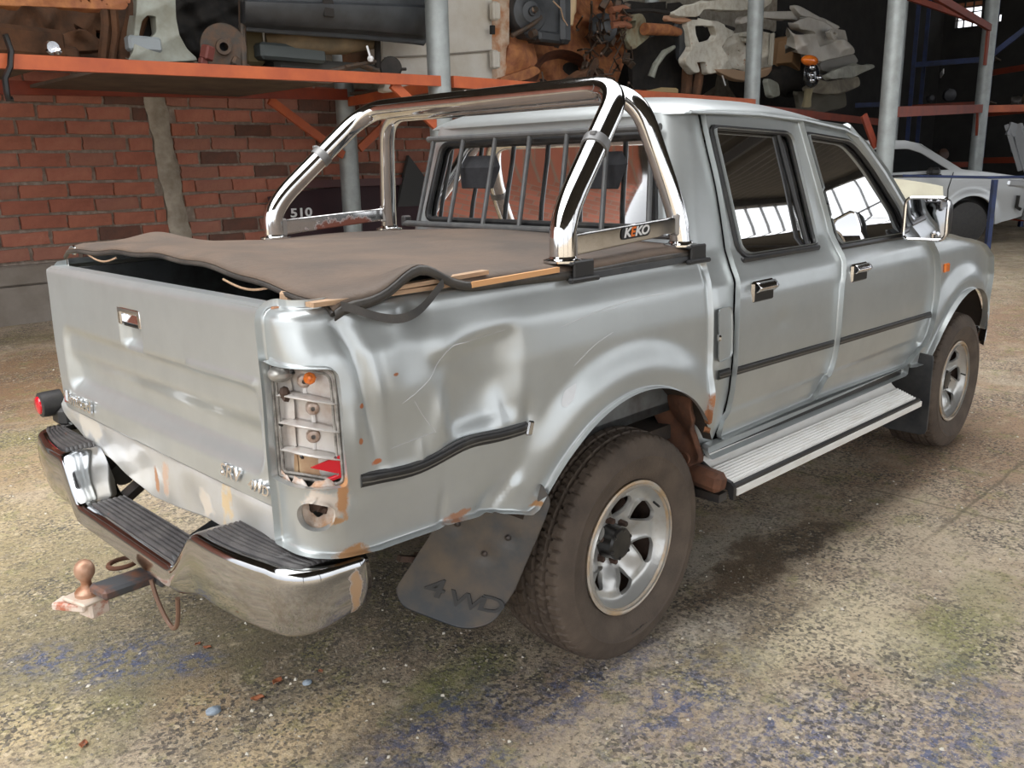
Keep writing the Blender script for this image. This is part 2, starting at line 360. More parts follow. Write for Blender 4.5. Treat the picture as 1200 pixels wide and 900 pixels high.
# ================================================================== SETTING
def floor_mat():
    m = bpy.data.materials.new('yard_concrete'); m.use_nodes = True; nt = m.node_tree; b = nt.nodes['Principled BSDF']
    co = N(nt, 'ShaderNodeTexCoord').outputs['Object']
    big = noise(nt, co, .9, 5, .6); mid = noise(nt, co, 4.5, 6, .65); fin = noise(nt, co, 60, 5, .7); wob = noise(nt, co, 2.6, 8, .68); spk = noise(nt, co, 130, 3, .6)
    c = mixc(nt, ramp(nt, big, .35, .65), (.29, .24, .19), (.40, .345, .275))
    c = mixc(nt, ramp(nt, mid, .45, .65), c, (.24, .185, .14))
    def P(cx, cy, rx, ry, col, s=1.0, hard=.6, w=wob):
        nonlocal c
        f = blob(nt, co, (cx, cy, 0), (rx, ry, 5), w, hard)
        if s != 1: f = math_(nt, 'MULTIPLY', f, s)
        c = mixc(nt, f, c, col)
    P(4.2, -.9, 1.6, .9, (.27, .18, .125), .8)              # reddish dirt right of the truck
    P(8.5, -.3, 3.0, 1.6, (.20, .125, .085), .8)
    P(1.2, 5.0, 3.4, 1.9, (.20, .125, .072), .95)            # earth between truck and wall
    P(1.0, 6.9, 3.0, .45, (.15, .125, .07), .8)
    P(.6, 2.9, 1.6, .9, (.27, .20, .12), .85); P(.2, 3.3, 2.2, .25, (.20, .19, .085), .7)
    P(0.0, 1.7, .8, .9, (.30, .245, .145), .7)
    P(-.3, 1.0, .8, 1.0, (.215, .18, .10), .75); P(-.2, .25, .5, .4, (.17, .18, .085), .7)
    P(.6, .2, .8, .9, (.095, .085, .06), .85)               # damp gravel under the tail
    P(.15, -.25, .45, .45, (.125, .11, .075), .6)
    P(.02, -.08, .17, .24, (.38, .29, .19), .75); P(.18, -.42, .35, .16, (.45, .36, .24), .8); P(-.38, .2, .25, .3, (.42, .34, .22), .7)
    c = mixc(nt, math_(nt, 'MULTIPLY', ramp(nt, noise(nt, co, 7, 7, .7), .53, .60), .55), c, (.19, .19, .085))  # moss everywhere
    P(2.0, -1.55, .55, .22, (.155, .165, .07), .7); P(1.35, -1.10, .35, .25, (.23, .22, .12), .6); P(.62, -.55, .28, .16, (.15, .17, .06), .7)
    P(1.7, -1.25, .55, .30, (.45, .40, .30), .75); P(2.5, -1.25, .6, .3, (.36, .31, .25), .6); P(1.2, -.86, .35, .14, (.42, .38, .34), .6)
    P(3.2, -1.05, .35, .1, (.44, .38, .31), .5)
    P(1.9, -.62, 1.0, .16, (.38, .36, .33), .7); P(1.45, -.95, .22, .10, (.50, .48, .45), .7)
    P(.35, .9, 1.0, 1.2, (.17, .15, .10), .55); P(-.1, .45, .45, .5, (.19, .17, .12), .5)
    # weathered blue paint
    bl = noise(nt, co, 24, 8, .75); bf = None
    for (cx, cy, rx, ry) in ((.50, -.72, .42, .22), (.85, -.86, .50, .20), (.33, -.93, .30, .3), (-.05, .35, .26, .2), (-.22, .52, .14, .16), (1.0, -1.45, .7, .25), (.10, .16, .12, .10), (1.35, -1.75, .5, .22), (1.0, -1.1, .5, .2)):
        f = blob(nt, co, (cx, cy, 0), (rx, ry, 5), wob, .7); bf = f if bf is None else math_(nt, 'MAXIMUM', bf, f)
    bf = math_(nt, 'MULTIPLY', bf, ramp(nt, bl, .46, .55))
    c = mixc(nt, math_(nt, 'MULTIPLY', bf, .85), c, (.060, .080, .175))
    c = mixc(nt, math_(nt, 'MULTIPLY', ramp(nt, noise(nt, co, 17, 7, .72), .58, .66), .30), c, (.10, .105, .16))
    # damp oil stain beside the rear wheel
    w2 = noise(nt, co, 5, 7, .62)
    s1 = blob(nt, co, (1.98, -.82, 0), (.50, .17, 5), w2, .3); s2 = blob(nt, co, (1.62, -1.0, 0), (.34, .17, 5), w2, .5); s3 = blob(nt, co, (2.28, -.84, 0), (.30, .13, 5), w2, .3)
    s0 = blob(nt, co, (2.08, -.93, 0), (.10, .05, 5), w2, .5)
    sf = math_(nt, 'MULTIPLY', math_(nt, 'MAXIMUM', math_(nt, 'MAXIMUM', s1, s3), math_(nt, 'MULTIPLY', s2, .8)), math_(nt, 'SUBTRACT', 1.0, s0))
    c = mixc(nt, math_(nt, 'MULTIPLY', sf, .85), c, (.115, .085, .06))
    # worn cement showing pale, grimy hollows dark
    c = mixc(nt, math_(nt, 'MULTIPLY', ramp(nt, noise(nt, co, 9, 8, .7), .56, .66), .55), c, (.46, .40, .30))
    c = mixc(nt, math_(nt, 'MULTIPLY', ramp(nt, noise(nt, co, 13, 8, .72), .46, .36), .55), c, (.085, .078, .062))
    # aggregate: every grain its own tone
    vo = N(nt, 'ShaderNodeTexVoronoi', Scale=95.0); nt.links.new(co, vo.inputs['Vector']); sv = N(nt, 'ShaderNodeSeparateColor'); nt.links.new(vo.outputs['Color'], sv.inputs[0])
    grm = ramp(nt, noise(nt, co, 1.7, 4, .6), .40, .58)
    c = mixc(nt, math_(nt, 'MULTIPLY', math_(nt, 'MULTIPLY', ramp(nt, sv.outputs[0], .45, .85), grm), .85), c, (.055, .052, .055))
    c = mixc(nt, math_(nt, 'MULTIPLY', math_(nt, 'MULTIPLY', ramp(nt, sv.outputs[1], .80, 1.0), grm), .55), c, (.50, .44, .35))
    c = mixc(nt, math_(nt, 'MULTIPLY', ramp(nt, fin, .48, .36), .75), c, (.045, .042, .038))
    c = mixc(nt, math_(nt, 'MULTIPLY', ramp(nt, spk, .62, .70), .55), c, (.62, .56, .46))
    # slab joints
    sp = N(nt, 'ShaderNodeSeparateXYZ'); nt.links.new(co, sp.inputs[0])
    for ax, pos in (('X', 3.05), ('Y', -1.22), ('X', 5.4)):
        d = math_(nt, 'ABSOLUTE', math_(nt, 'ADD', math_(nt, 'SUBTRACT', sp.outputs[ax], pos), math_(nt, 'MULTIPLY', math_(nt, 'SUBTRACT', mid, .5), .06)))
        g = math_(nt, 'MULTIPLY', ramp(nt, d, .012, .004), ramp(nt, sp.outputs['X'], 2.4, 2.9)); c = mixc(nt, math_(nt, 'MULTIPLY', g, .6), c, (.09, .08, .06))
    c = mixc(nt, 1.0, c, (1.42, 1.37, 1.26), 'MULTIPLY')
    nt.links.new(c, b.inputs['Base Color'])
    nt.links.new(math_(nt, 'SUBTRACT', .88, math_(nt, 'MULTIPLY', sf, .25)), b.inputs['Roughness']); b.inputs['Specular IOR Level'].default_value = .35
    bp = N(nt, 'ShaderNodeBump', Strength=.55, Distance=.012); h = math_(nt, 'ADD', fin, math_(nt, 'MULTIPLY', spk, .5)); h = math_(nt, 'ADD', h, math_(nt, 'MULTIPLY', mid, .7))
    nt.links.new(h, bp.inputs['Height']); nt.links.new(bp.outputs[0], b.inputs['Normal'])
    return m
FL = floor_mat()
struct(MB().box((5, 0, -.1), (90, 80, .2)).build('floor', FL, smooth=False))
# real grit on the floor near the camera
gm = pm('grit_stones', (.36, .32, .26), .9, 0, (.12, .11, .09), 30); gm2 = pm('pale_grit', (.62, .58, .50), .9)
def grit(n, seed, smin, smax, xr, yr, m, name, lab):
    r = np.random.default_rng(seed); b = MB(); k = 0
    while k < n:
        d = r.uniform(0, 1)**1.6*7; a = YAW+r.uniform(-.62, .62); x = CAM[0]+(1.2+d)*math.cos(a); y = CAM[1]+(1.2+d)*math.sin(a)
        s = r.uniform(smin, smax)
        q = r.uniform(-.35, .35, (6, 3))*s; base = np.array([(1, 0, 0), (0, 1, 0), (-1, 0, 0), (0, -1, 0), (0, 0, .7), (0, 0, -.5)])*s
        V = base+q; V[:, 0] += x; V[:, 1] += y; V[:, 2] += s*.3
        b.add(V, [(0, 1, 4), (1, 2, 4), (2, 3, 4), (3, 0, 4), (1, 0, 5), (2, 1, 5), (3, 2, 5), (0, 3, 5)]); k += 1
    o = b.build(name, m, smooth=False); return tag(o, lab, 'gravel', kind='stuff')
grit(9000, 3, .0018, .0055, 0, 0, gm, 'loose_grit', 'fine grey and brown grit scattered over the concrete yard')
grit(700, 4, .003, .008, 0, 0, gm2, 'pale_pebbles', 'small pale pebbles scattered over the concrete yard')
lm = pm('dry_leaf', (.40, .14, .06), .7, 0, (.22, .08, .04), 40)
def leaf(px, py, s, rot, lab):
    d = _F+_R*(px-600)/FPX-_U*(py-450)/FPX; q = CAM-d*CAM[2]/d[2]
    b = MB()
    def fn(u, v):
        w = math.sin(PI*u)**.8*(v-.5)*s*.7; l = (u-.5)*s; return (q[0]+l*math.cos(rot)-w*math.sin(rot), q[1]+l*math.sin(rot)+w*math.cos(rot), .004+abs(v-.5)*s*.25+.06*s*math.sin(7*u))
    o = solidify(b.grid(7, 5, fn).build('dry_leaf', lm), .0008, 0); tag(o, lab, 'leaf')
leaf(325, 800, .04, .4, 'reddish dry leaf lying beside pale pebbles on the gravel, largest of the leaves')
leaf(376, 788, .022, 1.4, 'small orange dry leaf just right of the pale blue stone')
leaf(243, 760, .028, 2.3, 'dark red dry leaf on the gravel below the tow ball wire')
leaf(98, 874, .035, 1.0, 'curled brown leaf nearest the bottom left corner of the photo')
leaf(302, 820, .04, 2.6, 'thin brown curled leaf on the gravel left of the blue paint')
leaf(232, 756, .024, 0.2, 'tan dry leaf beside the dark red one on the gravel')
def stone(px, py, s, m, lab, zs=.5):
    d = _F+_R*(px-600)/FPX-_U*(py-450)/FPX; q = CAM-d*CAM[2]/d[2]; r = np.random.default_rng(px)
    b = MB().ball((q[0], q[1], s*zs*.5), s, 10, (1, .8, zs)); b.v = [tuple(np.array(v)+r.uniform(-.08, .08, 3)*s) for v in b.v]
    tag(b.build('stone', m, smooth=True, angle=50), lab, 'stone')
bs = pm('blue_stone', (.36, .42, .48), .8, 0, (.22, .27, .33), 60, bump=.3)
stone(250, 835, .024, bs, 'pale blue stone bedded in the concrete at the bottom left, larger of the two'); stone(360, 801, .016, bs, 'small pale blue stone beside the reddish leaf')

brickm = [pm('brick_red_%s' % k, c1, .9, 0, c2, 9, bump=.7, bscale=26, lo=.3, hi=.75) for k, c1, c2 in (('a', (.40, .14, .09), (.28, .10, .066)), ('b', (.36, .125, .082), (.44, .18, .12)), ('c', (.30, .125, .09), (.36, .16, .11)), ('d', (.10, .055, .042), (.19, .08, .055)), ('e', (.44, .16, .10), (.31, .115, .075)))]
mortar = pm('mortar', (.24, .19, .155), .95, 0, (.42, .36, .30), 14, lo=.45, hi=.7, bump=.9, bscale=22)
conc = pm('rough_concrete', (.44, .39, .32), .92, 0, (.27, .23, .18), 7, bump=.8, bscale=18)
plast = pm('pale_plaster', (.42, .38, .31), .95, 0, (.28, .24, .19), 9, bump=.8, bscale=25)
wall = struct(MB().box((4.5, 8.12, 1.31), (27, .24, 2.62)).build('wall_back', mortar, smooth=False))
up = struct(MB().box((4.5, 8.14, 4.25), (27, .2, 3.3)).build('wall_back_upper', plast, smooth=False))
# single bricks, copied from a few rough shapes
bmesh_ = []
for k in range(10):
    r = np.random.default_rng(50+k); L = .232; H = .0675; nx = 5; vs = []; fs = []
    for j in range(4):
        for i in range(nx):
            ed = (i in (0, nx-1)) or (j in (0, 3)); vs.append((-L+2*L*i/(nx-1)+r.uniform(-.007, .007), -.030-(0 if ed else .008)+r.uniform(-.005, .005), -H+2*H*j/3+r.uniform(-.005, .005)))
    n0 = len(vs); per = [(i, 0) for i in range(nx)]+[(nx-1, j) for j in (1, 2)]+[(i, 3) for i in range(nx-1, -1, -1)]+[(0, 2), (0, 1)]
    for i, j in per: v = vs[j*nx+i]; vs.append((v[0]*1.03, .02, v[2]*1.05))
    for j in range(3):
        for i in range(nx-1): fs.append((j*nx+i, j*nx+i+1, (j+1)*nx+i+1, (j+1)*nx+i))
    for a in range(len(per)):
        b_ = (a+1) % len(per); fs.append((per[a][1]*nx+per[a][0], n0+a, n0+b_, per[b_][1]*nx+per[b_][0]))
    o = mk('brick', vs, fs, brickm[k % 5], None, True, 50); bmesh_.append(o.data); bpy.data.objects.remove(o)
pil = lambda z: 3.66+(2.4-z)*.085                       # leaning centre line of the concrete pillar
rb = random.Random(5); row = 0; z = .72
while z < 2.62:
    x = 1.35+(.245 if row % 2 else 0)+rb.uniform(-.05, .05)
    while x < (8.6 if z < 1.0 else 12.2):
        hw = .232; px_ = pil(z)
        a, b_ = x-hw, x+hw
        if b_ > px_-.13 and a < px_+.13:                  # cut at the pillar
            if x < px_: b_ = px_-.135
            else: a = px_+.135
        if b_-a > .08:
            me = bmesh_[rb.choice((3, 8)) if rb.random() < .09 else rb.choice((0, 1, 2, 4, 5, 6, 7, 9) if x < 4 else (1, 2, 7, 6, 2, 7, 3, 5))]
            o = bpy.data.objects.new('brick', me); COL.objects.link(o); o.parent = wall
            o.location = ((a+b_)/2, 8.0+rb.uniform(-.008, .010), z+rb.uniform(-.006, .006)); o.scale = ((b_-a)/.464, 1, rb.uniform(.94, 1.02)); o.rotation_euler = (rb.uniform(-.02, .02), rb.uniform(-.012, .012), 0)
        x += .495+rb.uniform(-.015, .02)
    z += .165; row += 1
pb = MB()
def pf(u, v):
    z = .6+2.1*v; a = u; q = [(-.115, .06), (-.12, -.03), (-.07, -.055), (0, -.06), (.07, -.055), (.12, -.03), (.115, .06)]; k = min(int(a*6), 5); t = a*6-k
    x = q[k][0]*(1-t)+q[k+1][0]*t; y = q[k][1]*(1-t)+q[k+1][1]*t
    return (pil(z)+x*(1+.10*math.sin(9*z))+.008*math.sin(23*z+9*a), 8.0+y+.006*math.sin(31*z+5*a), z)
pil_o = pb.grid(13, 30, pf).build('trim_1', conc); struct(pil_o)
bandm = pm('grey_band', (.245, .215, .185), .8, 0, (.20, .17, .14), 5, bump=.2)
struct(MB().box((4.5, 7.94, .20), (27, .16, .40)).box((4.5, 7.955, .51), (27, .13, .215), bev=.02).build('baseboard_back', bandm, smooth=False))

# roof and far walls of the open shed (dark corrugated sheet)
dk = pm('dark_sheet', (.035, .033, .032), .8, .1, (.05, .045, .04), 3); dk2 = pm('dark_wall', (.035, .033, .031), .9, 0, (.022, .021, .02), 2)
def corr(x0, x1, y0, y1, z, name, along='y', dz=0.0):
    n = int((x1-x0)/.5) if along == 'y' else int((y1-y0)/.5); b = MB(); vs = []; fs = []
    for i in range(n*2+1):
        t = i/(n*2); h = z+(.05 if i % 2 else 0)
        if along == 'y': x = x0+(x1-x0)*t; vs += [(x, y0, h), (x, y1, h+dz)]
        else: y = y0+(y1-y0)*t; vs += [(x0, y, h), (x1, y, h+dz)]
    for i in range(n*2): fs.append((2*i, 2*i+1, 2*i+3, 2*i+2))
    return struct(b.add(vs, fs).build(name, dk, smooth=False))
corr(-9, 9.5, 2.8, 12, 5.7, 'ceiling')
corr(9.5, 30, -13, 13, 6.6, 'ceiling_far')
def holed(name_, m, fn, a0, a1, z0, z1, holes_):
    """wall panel with rectangular openings; fn maps (a, z) rect to a box"""
    b = MB(); cuts = sorted({a0, a1}.union(*[{h[0], h[1]} for h in holes_]))
    for p, q in zip(cuts[:-1], cuts[1:]):
        hs = sorted([(h[2], h[3]) for h in holes_ if h[0] <= p+1e-6 and h[1] >= q-1e-6]); z = z0
        for h0, h1 in hs+[(z1, z1)]:
            if h0-z > 1e-3: fn(b, p, q, z, h0)
            z = h1
    return struct(b.build(name_, m, smooth=False))
fx = lambda x: (lambda b, p, q, z0, z1: b.box((x, (p+q)/2, (z0+z1)/2), (.25, q-p, z1-z0)))
fy = lambda y: (lambda b, p, q, z0, z1: b.box(((p+q)/2, y, (z0+z1)/2), (q-p, .25, z1-z0)))
holed('wall_far', dk2, fx(28.2), -13, 8.2, 0, 6.6, [(7.05, 7.75, 5.25, 5.95), (6.5, 6.62, 5.3, 5.5), (-12.5, -1.0, 2.2, 6.3)])
holed('wall_side', dk2, fy(8.2), 17.9, 28.3, 0, 6.6, [(24.4, 25.3, 5.9, 6.6), (25.5, 26.7, 5.9, 6.6), (22.2, 22.5, 5.9, 6.05)])
holed('wall_right', dk2, fy(-13), 9.5, 28.3, 0, 6.6, [(11, 19, 1.4, 6.4), (19.4, 28, 1.4, 6.4)])
gl_ = MB()
for i in range(14): gl_.box((28.15, -12.5+.85*i, 4.25), (.08, .06, 4.1))
for z in (3.1, 4.1, 5.1): gl_.box((28.15, -6.7, z), (.06, 11.5, .05))
for i in range(18): gl_.box((11+i*.97, -12.95, 3.9), (.06, .08, 5.0))
for z in (2.4, 3.4, 4.4, 5.4): gl_.box((19.5, -12.95, z), (17, .06, .05))
for dy in (7.28, 7.52): gl_.box((28.1, dy, 5.6), (.05, .03, .7))
for dz in (5.45, 5.65, 5.8): gl_.box((28.1, 7.4, dz), (.05, .7, .025))
struct(gl_.build('window_1', dk, smooth=False))
cmb = MB().box((28.25, 7.4, 5.87), (.02, .7, .16)); struct(cmb.build('window_2', pm('orange_pane', (.85, .35, .18), .5), smooth=False))
bt = bpy.data.materials.new('brick_courses'); bt.use_nodes = True; _n = bt.node_tree; _b = _n.nodes['Principled BSDF']; _b.inputs['Roughness'].default_value = .9
_c = N(_n, 'ShaderNodeTexCoord').outputs['Object']; _s = N(_n, 'ShaderNodeSeparateXYZ'); _n.links.new(_c, _s.inputs[0]); _m = N(_n, 'ShaderNodeCombineXYZ'); _n.links.new(_s.outputs['X'], _m.inputs[0]); _n.links.new(_s.outputs['Z'], _m.inputs[1])
_t = N(_n, 'ShaderNodeTexBrick', Scale=1.0); _t.inputs['Brick Width'].default_value = .495; _t.inputs['Row Height'].default_value = .165; _t.inputs['Mortar Size'].default_value = .012
_t.inputs['Color1'].default_value = (.36, .12, .08, 1); _t.inputs['Color2'].default_value = (.24, .09, .06, 1); _t.inputs['Mortar'].default_value = (.2, .16, .13, 1); _n.links.new(_m.outputs[0], _t.inputs['Vector']); _n.links.new(_t.outputs['Color'], _b.inputs['Base Color'])
struct(MB().box((-3.85, 7.96, 3.3), (10.3, .08, 5.0)).build('wall_back_left', bt, smooth=False))
# canopy across the yard, behind the photographer (seen in the door glass and chrome)
corr(-6.4, 13, -8.8, -1.3, 4.7, 'ceiling_opposite', 'y')
tr = MB()
for y in (-1.4, -8.7): tr.box((3.3, y, 4.55), (19.4, .12, .2)); tr.box((3.3, y, 4.0), (19.4, .07, .07))
for y in (-1.4, -8.7):
    for i in range(13): x = -6.3+i*1.5; tr.tube([(x, y, 4.0), (x+.75, y, 4.5), (x+1.5, y, 4.0)], .025, 5)
for x in range(-6, 13, 3): tr.box((x, -5.05, 4.6), (.12, 7.4, .14))
cm_ = pm('dark_steel_frame', (.05, .05, .055), .6, .2)
tag(tr.build('roof_truss', cm_, smooth=False), 'dark steel lattice truss under the canopy across the yard', 'truss', kind='stuff')
for i, x in enumerate((-6.2, 0.2, 6.6, 12.8)):
    tag(MB().tube([(x, -8.7, 0), (x, -8.7, 4.6)], .11, 12).build('canopy_post', cm_), 'dark steel canopy post across the yard, %s from the tail end of the truck' % ('nearest', 'second', 'third', 'farthest')[i], 'post', 'canopy posts across the yard')
# ================================================================== THE PICKUP
T = thing('pickup_truck', 'silver double-cab pickup truck with dented rear wing, chrome roll bar and missing tail lamp', 'truck', (2.2, 0, 0))
XR = 1.113; XF = 3.963; TR_ = .37
_z = np.arange(.2, 1.9, .002)
def table(zs, ys, k):
    t = np.interp(_z, zs, ys); n = int(k/.002)|1; w = np.hanning(n+2)[1:-1]; w /= w.sum(); p = np.pad(t, n//2, mode='edge'); return np.convolve(p, w, 'valid')
_yd = table([.2, .50, .55, .66, .78, .87, 1.0, 1.08, 1.14, 1.19, 1.24, 1.45, 1.66, 1.72, 1.9], [.70, .785, .803, .826, .840, .845, .842, .836, .822, .782, .752, .700, .645, .628, .57], .035)
_yb = table([.2, .5, .62, .70, .80, .90, 1.05, 1.15, 1.22, 1.3], [.72, .78, .808, .826, .840, .845, .842, .828, .800, .785], .05)
Yd = lambda z: np.interp(z, _z, _yd); Yb = lambda z: np.interp(z, _z, _yb)
def sstep(a, b, x): t = np.clip((x-a)/(b-a), 0, 1); return t*t*(3-2*t)
def flare(x, z, cx, cz, R, w=.15, h=.027):
    d = np.hypot(x-cx, (z-cz)); t = (d-R)/w
    return h*(1-sstep(.25, 1.0, t))*sstep(.35, .55, z)
RC = (1.105, .40, .492); FC = (3.945, .40, .478)          # wheel arch circles (x, z, radius)

def smooth_pts(p, n=5):
    out = []; P_ = [np.array(q, float) for q in p]
    for i in range(len(P_)-1):
        p0 = P_[max(i-1, 0)]; p1 = P_[i]; p2 = P_[i+1]; p3 = P_[min(i+2, len(P_)-1)]
        for t in np.arange(n)/n: out.append(tuple(.5*((2*p1)+(-p0+p2)*t+(2*p0-5*p1+4*p2-p3)*t*t+(-p0+3*p1-3*p2+p3)*t**3)))
    out.append(tuple(P_[-1])); return out
# ---- bed sides (u = distance round the rear corner, v = height)
RCN = .085; U0 = .845-RCN-.690; UA = RCN*PI/2
xu = lambda x: U0+UA+(x-RCN)                              # u of a given x on the flank
def bed_surf(side, dents):
    def f(u, v):
        u = np.asarray(u, float); v = np.asarray(v, float); zt = 1.226; rr = .024
        zz = np.minimum(v, zt); th = np.clip((v-zt)/rr, 0, PI/2); fl = np.maximum(v-zt-rr*PI/2, 0)
        Y = Yb(zz)-(.035 if side > 0 else 0); inset = rr*(1-np.cos(th))*1.0+fl; z = zz+rr*np.sin(th)
        c = Y-RCN; a = np.clip((u-U0)/RCN, 0, PI/2); fx = np.maximum(u-U0-UA, 0); fy = np.minimum(u, U0)
        x = RCN*(1-np.cos(a))+fx; y = (.690+fy)+(c-(.845-RCN))*sstep(0, U0, fy)+RCN*np.sin(a)
        nx = -np.cos(a); ny = np.sin(a); off = flare(x, z, *RC)*(x > .3)*1.0
        off = off*sstep(1.2, 1.1, z)
        # rolled lip at the cab end
        off = off-.020*sstep(1.50, 1.545, x)
        if dents:
            g = lambda cx, cz, sx_, sz_, h, an=0.0: h*np.exp(-(((x-cx)*math.cos(an)+(z-cz)*math.sin(an))/sx_)**2-(((z-cz)*math.cos(an)-(x-cx)*math.sin(an))/sz_)**2)
            off = off+g(.150, 1.06, .012, .11, -.018, .12)+g(.175, 1.05, .016, .12, .008, .12)+g(.57, .71, .012, .07, -.010, -.7)+g(.125, 1.17, .018, .06, -.014, .35)+g(.105, .97, .022, .07, .010)
            off = off+g(.21, 1.10, .05, .09, .009)+g(.27, 1.02, .05, .06, .006)+g(.325, 1.235, .03, .045, -.020)+g(.25, 1.22, .03, .05, .008)
            off = off+g(.50, 1.00, .13, .10, -.020, .35)+g(.40, 1.10, .05, .05, .006)+g(.36, .97, .03, .09, .012, -.3)+g(.62, .98, .03, .07, .007)
            off = off-.014*sstep(.34, .40, x+.25*(z-1.0))*sstep(.66, .56, x)*sstep(.88, .94, z)*sstep(1.13, 1.08, z-.15*(x-.4))
            off = off+g(.66, .905, .022, .035, -.012)+g(.56, .93, .02, .045, .008)+g(.20, .86, .09, .018, .008)+g(.29, .885, .012, .035, .006)
            off = off+g(.36, .72, .012, .05, -.010)+g(.52, .70, .05, .022, -.013, .7)+g(.60, .72, .025, .03, .008, .7)+g(.45, .74, .05, .03, .005)
            off = off+g(.09, .84, .03, .03, -.006)+g(.03, .86, .02, .03, .008)+g(.05, .80, .03, .03, .006)
            off = off+.0022*np.sin(17*x+9*z+1.5)*np.sin(13*z-6*x)*sstep(.75, .5, x)
        return np.stack([x+nx*off+inset*np.cos(a)+(.036*(1-x/1.55) if side > 0 else 0), side*(y+ny*off-inset*np.sin(a)), z], -1)
    return f
def bed_outline():
    P = [(0, .705), (0, 1.265)]
    P = [(.004, .722), (.004, 1.272), (xu(1.50), 1.272), (xu(1.538), 1.20), (xu(1.530), 1.13), (xu(1.522), .92), (xu(1.50), .74), (xu(1.468), .66)]
    a0 = math.atan2(.66-RC[1], 1.468-RC[0]); cx, cz, R = RC
    a0 = math.asin((.655-cz)/R); a1 = PI-math.asin((.640-cz)/R)
    P = P[:-1]+[(xu(1.505), .655)]
    for t in np.linspace(a0, a1, 34): P.append((xu(cx+R*math.cos(t)), cz+R*math.sin(t)))
    P += [(xu(.655), .633), (xu(.60), .652), (xu(.50), .676), (xu(.40), .69), (xu(.16), .695), (xu(.03), .715), (xu(-.04), .722), (.02, .722)]
    return P
LAMP = fillet([(.006, .872), (xu(.078), .868), (xu(.082), 1.135), (.006, 1.150)], [.01, .02, .028, .01])
HOLE = circ(xu(.012), .812, .046, 26)
bo = bed_outline()
br = sheet('bed_side', M['silver_rear'], T, bo, [LAMP, circ(xu(.012), .812, .040, 26)], bed_surf(-1, True), .0095, .006, .020, True)
bl = sheet('bed_side', M['silver'], T, bo, [LAMP], bed_surf(1, False), .018, .006, .020)
bs_ = bed_surf(-1, True); bsl = bed_surf(1, False)
# dented reversing-light opening: crumpled rusty cup behind the hole
cup = pm('rusted_cup', (.66, .55, .46), .6, .1, (.50, .27, .13), 30, lo=.45, hi=.7, bump=.3)
b = MB()
def cf(u, v):
    r = .047*(1-v*.55); a = 2*PI*u; s = np.array([xu(.012)+r*math.cos(a)]), np.array([.812+r*math.sin(a)]); p = bs_(*s)[0]; k = .004+.028*v+.006*math.sin(5*a)*v
    return (p[0]+k*.6, p[1]+k*.8, p[2])
b.grid(26, 6, cf, True); o_ = b.build('light_hole_cup', cup, T)
b = MB(); c0 = Vector(bs_(np.array([xu(.012)]), np.array([.812]))[0])+Vector((.022, .03, 0))
b.box(c0+Vector((0, 0, 0)), (.012, .05, .012), (.3, .2, .4)); b.box(c0+Vector((-.004, .012, -.006)), (.012, .04, .014), (-.5, .1, .2)); b.box(c0+Vector((-.006, -.012, .008)), (.01, .02, .02), (.6, .1, .2))
b.build('torn_bracket', M['rust_dark'], T, smooth=False)

